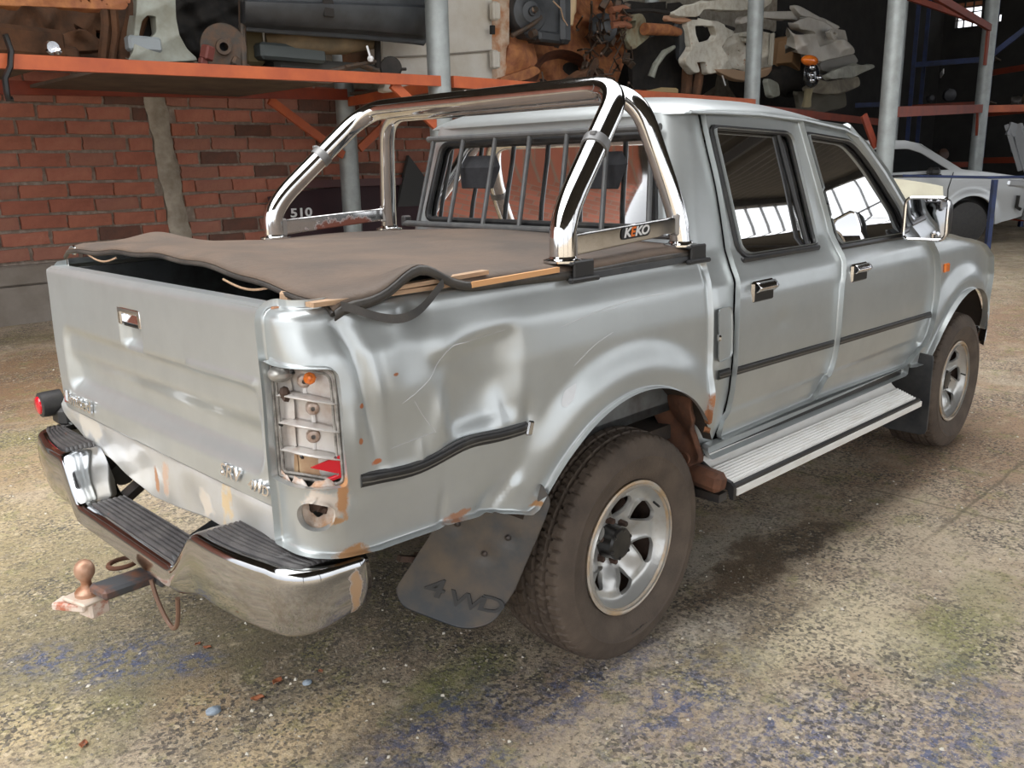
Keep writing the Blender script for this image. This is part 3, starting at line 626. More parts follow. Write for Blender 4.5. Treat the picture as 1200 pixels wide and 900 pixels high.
# ---- tail lamp shells
def tail_lamp(side, broken, surf):
    pt = lambda u, z, k: Vector(surf(np.array([u]), np.array([z]))[0])+Vector((.55*k, -side*.83*k if u > U0 else -side*.35*k, 0))
    ua, ub, za, zb = .008, xu(.078), .875, 1.142
    if not broken:
        b = MB(); b.grid(14, 16, lambda u, v: pt(ua+(ub-ua)*u, za+(zb-za)*v, -.014+.0)); l = b.build('tail_lamp', M['red_lens'], T)
        b = MB(); b.grid(10, 3, lambda u, v: pt(ua+(ub-ua)*u, 1.07+.05*v, -.017)); b.build('amber_band', M['amber'], l); return
    dep = .060
    b = MB(); b.grid(18, 14, lambda u, v: pt(ua+(ub-ua)*u, za+(zb-za)*v, dep*(math.sin(PI*(.06+.88*u))**.6)+.004*math.sin(9*v+5*u)))
    lamp = solidify(b.build('tail_lamp', M['lamp_shell'], T), .003, 0); tag(lamp, 'smashed tail lamp shell with its lens gone')
    for k, z in enumerate((.938, 1.0, 1.062)):                # divider shelves
        b = MB(); b.grid(16, 4, lambda u, v, z=z: pt(ua+.012+(ub-ua-.018)*u, z+.009*math.sin(PI*u)-.012*u+.004*v, dep*(math.sin(PI*(.06+.88*u))**.6)*(.15+.85*v)))
        solidify(b.build('divider', M['lamp_shell'], lamp), .003, 0)
    for k, (z, u) in enumerate(((1.035, .68), (.972, .66), (1.095, .62))):  # bulb sockets
        c = pt(ua+(ub-ua)*u, z, dep-.004); ax = (pt(ua+(ub-ua)*u, z, 0)-c).normalized()
        MB().lathe([(.005, .012), (.009, .012), (.013, .010), (.016, .004), (.017, -.002)], c, ax, 16).build('bulb_socket', pm('socket_%d' % k, (.58, .50, .45), .4, .3, (.3, .18, .12), 60), lamp)
        MB().tube([c-Vector((0, 0, .014)), c-Vector((0, 0, .034))+ax*.004], .006, 8).build('socket_stem', M['lamp_shell'], lamp)
    c = pt(ua+(ub-ua)*.70, 1.108, .022); MB().ball(c, .0155, 12, (.8, 1, .85)).tube([c, c+Vector((-.012, -.018, .006))], [.014, .003], 8).build('amber_bulb', M['amber'], lamp)
    c = pt(ua+(ub-ua)*.20, 1.112, .016); MB().ball(c, .024, 14, (1.1, 1.2, .75)).build('reflector_bowl', pm('dull_reflector', (.36, .35, .33), .35, .5), lamp)
    c = pt(ua+(ub-ua)*.24, 1.072, .018); MB().ball(c, .012, 8, (1, 1, 1.2)).box(c+Vector((0, 0, -.012)), (.012, .02, .008), (.4, .3, 0)).build('burnt_contact', M['rust_dark'], lamp)
    b = MB(); b.grid(10, 6, lambda u, v: pt(ua+.025+(ub-ua-.045)*u, .882+.052*v, dep*.82)); b.build('tan_back', M['lamp_tan'], lamp)
    tri = [(.60, .915), (.96, .938), (.98, .892)]
    v1 = [pt(ua+(ub-ua)*a, z, .004) for a, z in tri]; v2 = [pt(ua+(ub-ua)*a, z, .010) for a, z in tri]
    MB().add(v1+v2, [(0, 1, 2), (5, 4, 3), (0, 3, 4, 1), (1, 4, 5, 2), (2, 5, 3, 0)]).tube([v2[2], pt(ua+(ub-ua)*.78, .883, .014)], .006, 6).build('red_lens_shard', M['red_lens'], lamp, smooth=False)
    r = random.Random(3)
    for k in range(7):
        u = r.choice((.05, .1, .9, .12, .5)); z = r.choice((.94, 1.0, 1.06, 1.125))+r.uniform(-.008, .004); MB().box(pt(ua+(ub-ua)*u, z, .012), (.010, .006, .004), (r.random(), r.random(), r.random())).build('broken_clip', M['black'], lamp, smooth=False)
    # old sealing strip round the opening
    L = fillet([(.012, .879), (xu(.071), .875), (xu(.075), 1.129), (.012, 1.143)], [.008, .014, .022, .008], 5); L = L+[L[0]]
    MB().tube([pt(u, z, .004) for u, z in L], .0042, 6).build('gasket', M['gasket'], lamp)
    MB().tube([pt(u+(.014 if u < .1 else -.010), z+(-.010 if z > 1 else .010), .012) for u, z in L], .0035, 6).build('inner_gasket', M['gasket'], lamp)
    # jagged lower lip
    b = MB(); b.grid(24, 3, lambda u, v: pt(ua+(ub-ua)*u, .866+.016*v*(1+.5*math.sin(19*u)+.3*math.sin(41*u)), .001+.006*v)); solidify(b.build('torn_lip', pm('torn_lip', (.62, .60, .57), .5, .2, (.45, .25, .14), 30), lamp), .002, 0)
tail_lamp(-1, True, bs_); tail_lamp(1, False, bsl)

# ---- bright scratches scored into the dented panel
scr = pm('bare_scratch', (.62, .63, .64), .4, .3)
for pts in ([(.24, 1.02), (.33, 1.06), (.40, 1.12), (.47, 1.125), (.60, 1.135)], [(.20, .92), (.27, .925), (.335, .93)], [(.335, .93), (.30, .98), (.275, 1.02)], [(.80, 1.115), (.95, 1.135), (1.12, 1.15), (1.3, 1.15)], [(.84, 1.00), (.93, 1.045), (1.02, 1.07)], [(.97, 1.13), (1.05, 1.137)]):
    q = [Vector(bs_(np.array([xu(a)]), np.array([c]))[0])+Vector((0, .0002, 0)) for a, c in smooth_pts(pts)]
    MB().tube(q, [.0004]+[.0013]*(len(q)-2)+[.0004], 4).build('scratch', scr, br)
b = MB(); ov_ = fillet([(.775, .905), (.795, .94), (.845, .955), (.825, .915), (.79, .895)], .01)
c_ = [Vector(bs_(np.array([xu(a)]), np.array([c]))[0])+Vector((0, -.0008, 0)) for a, c in ov_]; b.add(c_, [tuple(range(len(c_)))]); b.build('paint_chip', scr, br, smooth=False)
# ---- tailgate
def rr_sdf(y, z, cy, cz, hy, hz, r):
    qx = np.abs(y-cy)-hy+r; qy = np.abs(z-cz)-hz+r
    return np.hypot(np.maximum(qx, 0), np.maximum(qy, 0))+np.minimum(np.maximum(qx, qy), 0)-r
def tg_surf(u, v):
    y = np.asarray(u, float); z = np.asarray(v, float); x = .003+.004*sstep(1.0, 1.25, z)
    x = x+.006*(y/.7)**2
    d = rr_sdf(y, z, 0, .958, .625, .112, .05); lowz = sstep(1.0, .93, z); x = x+(.014+.020*lowz)*sstep(.004, -.026-.026*lowz, d)
    d2 = rr_sdf(y, z, .055, 1.118, .072, .058, .02); x = x+.024*sstep(.002, -.022, d2)
    d3 = rr_sdf(y, z, -.45, 1.071, .17, .006, .006); x = x-.008*sstep(.007, -.005, d3)
    d4 = rr_sdf(y, z, -.648, .95, .006, .13, .006); x = x-.003*sstep(.006, -.004, d4)
    x = x+.002*np.sin(5*y+1)*np.sin(9*z)+.03*sstep(1.235, 1.262, z)**2
    return np.stack([x, y, z], -1)
tgo = fillet([(-.680, .787), (.695, .787), (.712, 1.0), (.720, 1.252), (-.689, 1.252)], [.012, .02, 0, .03, .012])
tg = sheet('tailgate', M['silver'], T, tgo, [], tg_surf, .010, .006, .035, True)
MB().box((.052, .015, 1.02), (.022, 1.34, .44), bev=.008).build('inner_panel', M['bedin'], tg)
MB().box((.045, .015, 1.246), (.05, 1.372, .016), bev=.006).build('top_rail', M['silver'], tg)
# handle: chrome frame over a scooped recess
hb = MB(); fo = fillet([(-.022, 1.128), (-.022, 1.180), (.134, 1.180), (.134, 1.128)], [.004, .014, .014, .004]); fi = [(-.000, 1.127), (-.000, 1.160), (.112, 1.160), (.112, 1.127)]
hb.yz([(-.022, 1.128), (-.022, 1.180), (.134, 1.180), (.134, 1.128), (.112, 1.128), (.112, 1.162), (.0, 1.162), (.0, 1.128)], .004, .026)
h_ = hb.build('tailgate_handle', M['chrome'], tg); bv = h_.modifiers.new('b', 'BEVEL'); bv.width = .004; bv.segments = 2
MB().box((.022, .056, 1.146), (.010, .108, .030), (0, .35, 0), bev=.003).build('handle_paddle', M['chrome'], tg)
MB().box((.020, .056, 1.128), (.016, .112, .005)).build('handle_shadow_gap', M['black'], tg, smooth=False)
MT = lambda y, z, x: frame((x, y, z), (0, -1, 0), (-1, 0, 0))
text('badge', 'SRV', MT(-.465, .828, -.001), .048, .003, M['chrome'], tg, .25, 1.25, .0008)
text('badge', '4WD', MT(-.600, .822, -.001), .036, .003, M['chrome'], tg, .25, 1.15, .0008)
text('badge', 'Limited', MT(.550, .826, -.001), .056, .0035, M['chrome'], tg, .2, 1.40, .0012)
# bump stops on the tailgate edges, red corner spots of rust
MB().box((.035, -.688, 1.249), (.03, .018, .010), bev=.003).build('hinge_tab', pm('rusty_tab', (.45, .22, .12), .8), tg)
# rear valance below the tailgate
def va_surf(u, v):
    y = np.asarray(u, float); z = np.asarray(v, float); x = .010+.018*sstep(.70, .64, z)*0+.006*np.sin(3*y)+.004*np.sin(21*y)*np.sin(30*z)-.0*y
    x = x+.010*sstep(.775, .79, z)
    return np.stack([x, y, z], -1)
vo = [(-.72, .79), (-.72, .70), (-.655, .672), (-.45, .668), (-.31, .664), (-.20, .650), (-.02, .634), (.06, .628), (.18, .640), (.34, .662), (.58, .694), (.70, .730), (.75, .752), (.79, .79)]
sheet('rear_valance', M['valance'], T, vo, [], va_surf, .012, .005, .02, True)
# ---- load bed inside
bi = MB(); bi.box((.80, 0, .735), (1.46, 1.46, .03))
for s in (-1, 1): bi.box((.80, s*.715, .98), (1.46, .03, .52)); bi.box((1.11, s*.60, .86), (.80, .22, .25), bev=.03)
bi.box((1.515, 0, .98), (.025, 1.46, .52))
for i in range(9): bi.box((.80, -.6+.15*i, .757), (1.44, .05, .014))
bi.build('load_bed', M['bedin'], T, smooth=False)
MB().box((.13, .30, 1.08), (.02, .05, .26)).box((.16, .2, 1.0), (.02, .9, .02)).build('bed_brace', M['bedin'], T, smooth=False)
# wheel housings: dark liner behind each opening
def liner(cx, cz, R, s, y0, y1):
    b = MB(); n = 24
    vs = []; fs = []
    for i in range(n+1):
        t = .42+(PI-.84)*i/n
        for y in (y0, y1): vs.append((cx+(R+.02)*math.cos(t), s*y, cz+(R+.02)*math.sin(t)))
    for i in range(n): fs.append((2*i, 2*i+1, 2*i+3, 2*i+2))
    b.add(vs, fs); b.prism([(cx+(R+.02)*math.cos(.42+(PI-.84)*i/n), cz+(R+.02)*math.sin(.42+(PI-.84)*i/n)) for i in range(n+1)], lambda a, c: (a, s*y1, c), lambda a, c: (a, s*(y1-.01), c))
    return b.build('wheel_housing', M['under'], T, angle=60)
for s in (-1, 1): liner(RC[0], RC[1], RC[2], s, .835, .50); liner(FC[0], FC[1], FC[2], s, .83, .48)

# ---- cab body: rear panel wrapping into the quarters
RQ = .085
def xr_(z): return 1.532+.075*sstep(1.22, 1.75, z)
def cab_surf(t, v):
    t = np.asarray(t, float); z = np.asarray(v, float); s = np.sign(t); a_ = np.abs(t); Y = Yd(z)-.004; c = Y-RQ
    fl = np.minimum(a_, c); an = np.clip((a_-c)/RQ, 0, PI/2); ex = np.maximum(a_-c-RQ*PI/2, 0)
    return np.stack([xr_(z)+RQ*(1-np.cos(an))+ex+.006*0, s*(fl+RQ*np.sin(an)), z+0*t], -1)
def tx(x, z): z = float(z); return float(Yd(z))-.004-RQ+RQ*PI/2+(x-float(xr_(z))-RQ)
seam = [(1.742, 1.705), (1.748, 1.60), (1.760, 1.46), (1.755, 1.30), (1.742, 1.21), (1.70, 1.12), (1.680, 1.04), (1.672, .82), (1.662, .70), (1.625, .60), (1.618, .585)]
def smooth_poly(p, n=5):
    out = []
    P_ = [np.array(q) for q in p]
    for i in range(len(P_)-1):
        p0 = P_[max(i-1, 0)]; p1 = P_[i]; p2 = P_[i+1]; p3 = P_[min(i+2, len(P_)-1)]
        for t in np.arange(n)/n: out.append(tuple(.5*((2*p1)+(-p0+p2)*t+(2*p0-5*p1+4*p2-p3)*t*t+(-p0+3*p1-3*p2+p3)*t**3)))
    out.append(tuple(P_[-1])); return out
seam_s = smooth_poly(seam, 4)
right_ = [(tx(x-.006, z), z) for x, z in seam_s]
outl = [(-a, b_) for a, b_ in reversed(right_)]+right_+[(tx(1.60, .585), .585), (tx(1.545, .60), .60), (.7, .62), (-.7, .62), (-tx(1.545, .60), .60), (-tx(1.60, .585), .585)]
outl = [(-a, b_) for a, b_ in outl]
# order: start top-left going round once
top_l = [(-a, b_) for a, b_ in right_]
outl = top_l[::-1]+right_
outl = [(-a, b_) for a, b_ in right_[::-1]]+[(right_[0][0], right_[0][1])]+right_[1:]
cwin = fillet([(-.615, 1.315), (.615, 1.315), (.555, 1.640), (-.555, 1.640)], [.05, .05, .045, .045])
cab = sheet('cab_body', M['silver'], T, outl, [cwin], cab_surf, .014, .006, .02, True)
# fuel flap
fsurf = lambda u, v: np.stack([np.asarray(u, float), -(Yd(v)+.0015), np.asarray(v, float)], -1)
ff = sheet('fuel_flap', M['silver'], T, fillet([(1.572, .885), (1.655, .895), (1.652, 1.062), (1.572, 1.062)], .015), [], fsurf, .012, .003, .006, True)
MB().tube([(1.566, -.848, .97), (1.572, -.853, .97)], .012, 10).build('fuel_lock', M['chrome'], ff)
# rear window glass, gasket and guard
def rw(u, v, off=0.0): z = 1.30+.352*v; w = .63-.06*v; return (float(xr_(z))+.012+off, (-w+2*w*u), z)
MB().grid(5, 5, lambda u, v: rw(u, v, .004)).build('rear_window_glass', M['glass'], cab)
L = fillet([(-.606, 1.322), (.606, 1.322), (.548, 1.633), (-.548, 1.633)], [.045]*4, 6); L = L+[L[0], L[1]]
MB().tube([(float(xr_(z))-.001, y, z) for y, z in L], .013, 8).build('rear_window_seal', M['trim'], cab)
g = MB(); gx = lambda z: 1.490+.072*(z-1.3)/.35
for z, w in ((1.305, .70), (1.655, .60)): g.tube([(gx(z), -w, z), (gx(z), w, z)], .0125, 10)
gd = g.build('window_guard', M['guard'], T)
for i in range(7):
    y = -.565+.188*i; yb = y*1.08
    MB().tube([(gx(1.31), yb, 1.31), (gx(1.65), y, 1.65)], .0095, 8).build('guard_bar', M['guard'], gd)
for s in (-1, 1): MB().box((1.50, s*.70, 1.315), (.04, .03, .045), bev=.006).build('guard_bracket', M['dark_metal'], gd)
# ---- roof
def roof(u, v):
    a = (u*2-1); y = .648*math.sin(a*PI/2)*(1 if abs(a) < 1 else 1); sy = abs(y)/.648
    b_ = v*2-1; xx = 1.585+(2.93-1.585)*(.5+.5*math.sin(b_*PI/2)); z0 = 1.700-.050*float(sstep(2.15, 2.95, xx))-.010*0
    sx_ = (1.95-xx)/.365 if xx < 1.95 else ((xx-2.45)/.48 if xx > 2.45 else 0)
    h = .082*max(0, 1-sy**4.5)**.5*max(0, 1-min(1, sx_)**3.2)**.5
    x_ = xx+.02*(1-sy*sy)*(b_ > 0)*(b_)+(.04*sy**4 if b_ < 0 else 0)*(-b_)
    return (x_, y, z0+h-.004)
MB().grid(41, 41, roof).build('roof', M['silver'], T, angle=180)
MB().box((2.25, 0, 1.655), (1.22, 1.16, .02), bev=.01).build('headlining', pm('headlining', (.30, .29, .27), .9), T)
for s in (-1, 1):                                         # drip rails
    MB().tube([(1.66, s*.652, 1.703), (2.1, s*.654, 1.705), (2.45, s*.656, 1.692), (2.80, s*.668, 1.660), (2.93, s*.672, 1.630)], .0065, 6).build('drip_rail', M['silver'], T)
# ---- doors, wings and sills (both flanks)
Bs = [(2.440, 1.688), (2.468, 1.56), (2.500, 1.42), (2.528, 1.30), (2.532, 1.19), (2.500, 1.10), (2.474, 1.03), (2.464, .90), (2.460, .78), (2.445, .70), (2.40, .645), (2.335, .603)]
Bs = smooth_poly(Bs, 3)
Fs = smooth_poly([(3.415, 1.165), (3.480, 1.09), (3.510, 1.00), (3.515, .87), (3.500, .78), (3.440, .66), (3.33, .572)], 4)
def side_surf(s):
    def f(u, v):
        x = np.asarray(u, float); z = np.asarray(v, float); off = flare(x, z, *FC)*(x > 2.8)*sstep(1.05, .95, z)
        off = off+flare(x, z, *RC, w=.16, h=.030)*(x < 1.9)*(x > 1.4)*0
        off = off-.010*sstep(.690, .675, z)*(x < 3.42)+.008*sstep(.66, .62, z)*(x < 3.42)          # lower styling crease
        off = off-.05*sstep(3.8, 4.65, x)**2
        if s < 0: off = off-.004*np.exp(-((x-2.02)/.05)**2-((z-.965)/.03)**2)+.002*np.exp(-((x-2.75)/.06)**2-((z-.70)/.05)**2)
        return np.stack([x, s*(Yd(z)+off), z], -1)
    return f
rd_out = [(1.742, 1.692)]+[(x, z) for x, z in seam_s[1:]]
rd_out = [(1.745, 1.700)]+seam_s[2:-3]+[(1.632, .618), (1.640, .604), (1.66, .600)]+[(x-.006, z) for x, z in Bs[::-1]]
rd_out[0] = (1.748, 1.700)
W1 = fillet([(1.788, 1.655), (2.345, 1.640), (2.405, 1.205), (1.826, 1.208)], [.03, .04, .05, .05])
fd_out = [(x+.006, z) for x, z in Bs]+[(3.30, .575)]+[(x-.006, z) for x, z in Fs[::-1]][1:]+[(3.400, 1.190), (3.345, 1.315), (3.175, 1.480), (3.030, 1.585), (2.90, 1.645), (2.78, 1.672)]
W2 = fillet([(2.472, 1.640), (2.88, 1.612), (3.02, 1.525), (3.275, 1.290), (3.300, 1.190), (2.570, 1.190)], [.025, .06, .08, .06, .03, .03])
def win(s, hole, par, name_, div=None):
    ss = side_surf(s); P_ = hole
    cx = sum(p[0] for p in P_)/len(P_); cz = sum(p[1] for p in P_)/len(P_)
    fl = (s < 0)
    g_ = sheet(name_, M['glass'], par, [(cx+(x-cx)*1.02, cz+(z-cz)*1.02) for x, z in P_], [], lambda u, v: ss(u, v)*np.array([1, 1, 1])+np.array([0, -s*.012, 0]), .03, .001, .001, fl)
    L = [tuple(ss(np.array([x]), np.array([z]))[0]+np.array([0, s*.001, 0])) for x, z in P_]; L = L+[L[0], L[1]]
    MB().tube(L, .011, 8).build('window_seal', M['trim'], par)
    zb = min(z for x, z in P_); xs_ = [x for x, z in P_ if z < zb+.06]; x0, x1 = min(xs_), max(xs_)
    b = MB(); b.box(((x0+x1)/2, s*(float(Yd(zb))+.004), zb-.006), (x1-x0+.01, .016, .022), (s*-.35, 0, 0), bev=.005); b.build('belt_strip', M['trim'], par)
    if div:
        b = MB(); b.tube([tuple(ss(np.array([x]), np.array([z]))[0]+np.array([0, -s*.004, 0])) for x, z in div], .009, 6); b.build('window_channel', M['trim'], par)
def handle(s, x, z, par):
    y = s*(float(Yd(z))+.000)
    o = MB().box((x, y, z), (.150, .018, .078), bev=.012).build('door_handle', M['chrome_old'], par)
    MB().box((x, y+s*.006, z-.004), (.134, .008, .060), bev=.01).build('handle_pocket', M['black'], par)
    b = MB(); b.grid(10, 7, lambda u, v: (x-.064+.128*u, y+s*(.012+.016*math.sin(PI*v)), z+.034-.034*v)); solidify(b.build('handle_grip', M['chrome'], par), .003)
def strip(s, x0, x1, z0, z1, par, lift=.0, name_='side_moulding', bend=None):
    ss = side_surf(s); b = MB(); n = 24
    def fn(u, v):
        x = x0+(x1-x0)*u; zc = z0+(z1-z0)*u+(bend(x) if bend else 0); a = -1+2*v
        p = ss(np.array([x]), np.array([zc+a*.017]))[0]; k = .012*max(0, 1-a**4)**.5+lift-.004; k *= min(1, 4*min(u, 1-u)*n/8+.5)
        return (p[0], p[1]+s*k, p[2])
    b.grid(n, 9, fn); o = b.build(name_, M['trim'], par, angle=80)
    b = MB(); b.grid(n, 3, lambda u, v: tuple(np.array(fn(u, .36+.10*v))+np.array([0, s*.0012, 0]))); b.build('moulding_line', M['ml'], par)
    return o
M['ml'] = pm('moulding_line', (.16, .155, .14), .35, .3)
doors = {}
for s in (-1, 1):
    ss = side_surf(s); fl = s < 0; cell = .012 if s < 0 else .02
    rdr = sheet('rear_door', M['silver'], T, rd_out, [W1], ss, cell, .005, .022, fl)
    win(s, W1, rdr, 'door_glass', [(2.265, 1.645), (2.325, 1.21)]); handle(s, 1.868, 1.092, rdr); strip(s, 1.585 if 0 else 1.676, 2.452, .832, .812, rdr)
    fdr = sheet('front_door', M['silver'], T, fd_out, [W2], ss, cell, .005, .022, fl)
    win(s, W2, fdr, 'door_glass'); handle(s, 2.655, 1.080, fdr); strip(s, 2.472, 3.500, .811, .790, fdr)
    doors[s] = (rdr, fdr)
    # sill
    so_ = [(1.545, .592), (1.625, .592), (3.32, .565), (3.345, .520), (1.60, .540)]
    sheet('sill', M['silver'], T, so_, [], lambda u, v, s=s: np.stack([np.asarray(u, float), s*(.800+(np.asarray(v)-.56)*.25), np.asarray(v, float)], -1), .014, .005, .03, fl)
    MB().box((2.45, s*.78, .528), (1.75, .03, .03)).build('sill_shadow_gap', M['black'], T, smooth=False)
    MB().box((2.45, s*.73, .62), (1.80, .06, .16)).build('inner_sill', M['under'], T, smooth=False)
    strip(s, 1.585, 1.655, .836, .834, cab)
    # front wing
    cx, cz, R = FC; a0 = math.asin((.60-cz)/R); a1 = PI-math.asin((.575-cz)/R)
    fw = [(x+.006, z) for x, z in Fs]+[(3.345, .560), (3.40, .556)]+[(cx+R*math.cos(t), cz+R*math.sin(t)) for t in np.linspace(a1, a0, 30)]
    fw += [(4.43, .60), (4.435, .90), (4.40, .99), (4.20, 1.07), (3.95, 1.115), (3.70, 1.145), (3.44, 1.165)]
    fwo = sheet('front_wing', M['silver'], T, fw, [], ss, .014 if s < 0 else .022, .006, .03, fl)
    MB().box((3.655, s*(float(Yd(1.0))+.004), 1.005), (.060, .016, .045), bev=.006).build('side_marker', M['amber'], fwo)
strip(-1, .115, .645, .868, .868, br, .006, 'side_moulding', lambda x: .002-.014*math.exp(-((x-.26)/.10)**2)+.010*math.exp(-((x-.44)/.08)**2))
MB().box((.652, -.853, .868), (.022, .010, .04), (0, .3, 0), bev=.004).build('moulding_clip', M['chrome_old'], br)
strip(1, .115, .62, .868, .868, bl)
# hood, windscreen, pillars, nose
def hood(u, v):
    x = 3.44+.98*v; a = u*2-1; zs = np.interp(x, [3.44, 3.70, 3.95, 4.20, 4.42], [1.165, 1.145, 1.115, 1.07, .98]); w = float(Yd(zs))-.004-.05*float(sstep(3.8, 4.65, x))**2
    return (x, a*w, zs-.004+.075*max(0, 1-abs(a)**5)**.6*(1-.55*v)-.03*max(0, v-.9)*10)
MB().grid(31, 22, hood).build('hood', M['silver'], T, angle=180)
def ws(u, v): a = u*2-1; x = 3.43-.55*v+.05*(1-a*a); return (x, a*(.74-.115*v), 1.175+.50*v)
wsg = MB().grid(13, 9, ws).build('windscreen', M['glass_clear'], T)
for s in (-1, 1): MB().tube([(3.44, s*.765, 1.16), (3.32, s*.728, 1.31), (3.15, s*.69, 1.47), (2.98, s*.655, 1.60), (2.86, s*.64, 1.665)], [.028, .024, .024, .026, .028], 8).build('front_pillar', M['silver'], T)
for s in (-1, 1): MB().tube([(2.46, s*.60, 1.66), (2.53, s*.70, 1.10)], .028, 8).build('centre_pillar', M['plastic'], T)
n_ = MB(); n_.box((4.42, 0, .82), (.06, 1.50, .26), bev=.02); nose = n_.build('front_panel', M['silver'], T)
gr = MB().box((4.45, 0, .87), (.03, .86, .15), bev=.01)
for i in range(6): gr.box((4.47, 0, .805+.025*i), (.015, .84, .008))
gr.build('grille', M['trim'], T, smooth=False)
for s in (-1, 1): MB().box((4.445, s*.58, .87), (.05, .25, .15), bev=.02).build('headlamp', M['clear'], T)
fb = MB(); fb.grid(24, 8, lambda u, v: (4.56+.09*math.cos((u-.5)*PI*.95)+.03*math.sin(PI*v)-.20*abs(2*u-1)**6, (u-.5)*1.70, .50+.20*v)); fbo = solidify(fb.build('front_bumper', M['chrome_old'], T), .004)
MB().box((4.475, -.80, .63), (.05, .012, .20), (0, .1, .5), bev=.005).build('bumper_corner', M['wood'], fbo)
# ---- step boards
for s in (-1, 1):
    prof = [(-.770, .552), (-.790, .548), (-.806, .522), (-.822, .508)]
    for k in range(8): y0 = -.830-.0115*k; z0 = .504-.0042*k; prof += [(y0, z0), (y0-.003, z0+.0035), (y0-.007, z0+.0028), (y0-.010, z0-.003)]
    prof += [(-.925, .474), (-.932, .470)]
    low = [(-.932, .462), (-.82, .485), (-.80, .50), (-.77, .53)]
    pp = [(-s*y, z) for y, z in prof+low]
    b = MB(); x0, x1 = 1.555, 3.20; dz = -.032
    b.prism(pp if s < 0 else pp[::-1], lambda a, c: (x0, a, c), lambda a, c: (x1, a, c+dz))
    st = b.build('step_board', M['step'], T, angle=25)
    MB().prism([(s*.930, .478), (s*.941, .472), (s*.941, .462), (s*.930, .462)], lambda a, c: (x0, a, c), lambda a, c: (x1, a, c+dz)).build('rubber_edge', M['trim'], st, smooth=False)
    MB().prism([(s*.936, .462), (s*.946, .460), (s*.946, .436), (s*.936, .436)], lambda a, c: (x0+.01, a, c), lambda a, c: (x1+.01, a, c+dz)).build('step_lip', M['step'], st, smooth=False)
    MB().prism([(-.770*-s, .556), (s*.80, .540), (s*.86, .505), (s*.930, .485), (s*.944, .470), (s*.944, .425), (s*.93, .425), (s*.92, .455), (s*.78, .50)], lambda a, c: (x0-.012, a, c), lambda a, c: (x0+.004, a, c)).build('end_plate', M['trim'], st, smooth=False)
    for x in (1.60, 2.4, 3.1): MB().box((x, s*.76, .40), (.05, .22, .03)).build('step_bracket', M['dark_metal'], st, smooth=False)
    b = MB().box((1.515, s*.852, .492), (.07, .14, .070), (.1, .15, 0), bev=.018); b.tube([(1.462, s*.80, .565), (1.452, s*.80, .565)], .022, 12); rm_ = b.build('rusty_mount', M['rust'], T)
    op = [(.66, .86), (.76, .87), (.825, .80), (.832, .70), (.800, .655), (.812, .60), (.842, .565), (.800, .530), (.74, .505), (.69, .52), (.70, .62), (.675, .70)]
    rs_ = lambda u, v, s=s: np.stack([1.488-.03*np.abs(np.sin(17*np.asarray(u)+9*np.asarray(v)))+.02*np.sin(23*np.asarray(v))-.03*(np.asarray(v, float)-.65), s*np.asarray(u, float), np.asarray(v, float)], -1)
    solidify(sheet('rusty_plate', M['rust'], rm_, fillet(op, .012), [], rs_, .010, .004, .02, s > 0, 50), .004)
# ---- mud flaps
A_ = Vector((.70, -.85, 0)); D_ = Vector((-.25, .40, 0)).normalized(); Nn_ = Vector((-D_.y, D_.x, 0)) if False else Vector((D_.y, -D_.x, 0))
fo_ = fillet([(-.022, .650), (.0, .585), (.085, .372), (.150, .262), (.235, .236), (.422, .292), (.440, .345), (.395, .415), (.31, .55), (.26, .70), (0.0, .70)], [.005, .01, .01, .05, .05, .04, .02, .02, .02, .01, .01])
def flap_pt(a, z, k=0.0):
    o = -.012*math.sin(4*a+3)+.01*math.cos(9*z); d = 0
    for ca, cz_ in ((.10, .53), (.245, .565), (.17, .475)): d += .012*math.exp(-((a-ca)**2+(z-cz_)**2)/.0009)
    p = A_+D_*a-Nn_*0; q = p+Vector((-.75, -.66, 0)).normalized()*(o-d+k); return (q.x, q.y, z)
fs_ = lambda u, v: np.array([flap_pt(a, z) for a, z in zip(np.atleast_1d(u), np.atleast_1d(v))])
flp = sheet('rear_mud_flap', M['flap'], T, fo_, [], fs_, .012, .002, .006, False)
flp2 = flp.copy()
for ca, cz_ in ((.10, .53), (.245, .565), (.17, .475)): MB().ball(flap_pt(ca, cz_, .0035), .009, 10).lathe([(.011, 0), (.006, .002)], flap_pt(ca, cz_, .002), (-.75, -.66, 0), 12).build('flap_screw', M['dark_metal'], flp)
nrmv = Vector((-.75, -.66, 0)).normalized()
for i, (ch, a, z, sz, xs) in enumerate((('4', .325, .358, .085, 1.5), ('W', .235, .325, .070, 1.35), ('D', .158, .318, .072, 1.5))):
    text('flap_lettering', ch, frame(flap_pt(a, z, .003), D_*-1+Vector((0, 0, -.16)), nrmv), sz, .0015, M['emboss'], flp, .15, xs, .001)
lf = MB().box((.60, .62, .46), (.012, .40, .46), bev=.005).build('rear_mud_flap', M['flap'], T)
bpy.data.objects.remove(flp2)
for s in (-1, 1):
    o = sheet('front_mud_flap', M['flap_dark'], T, fillet([(.665, .62), (.665, .19), (.885, .185), (.900, .60)], [.01, .03, .03, .01]), [], lambda u, v, s=s: np.stack([3.445+.02*np.sin(8*np.asarray(v))+.01*np.sin(9*np.asarray(u)), s*np.asarray(u), np.asarray(v, float)], -1), .02, .003, .008, s > 0)
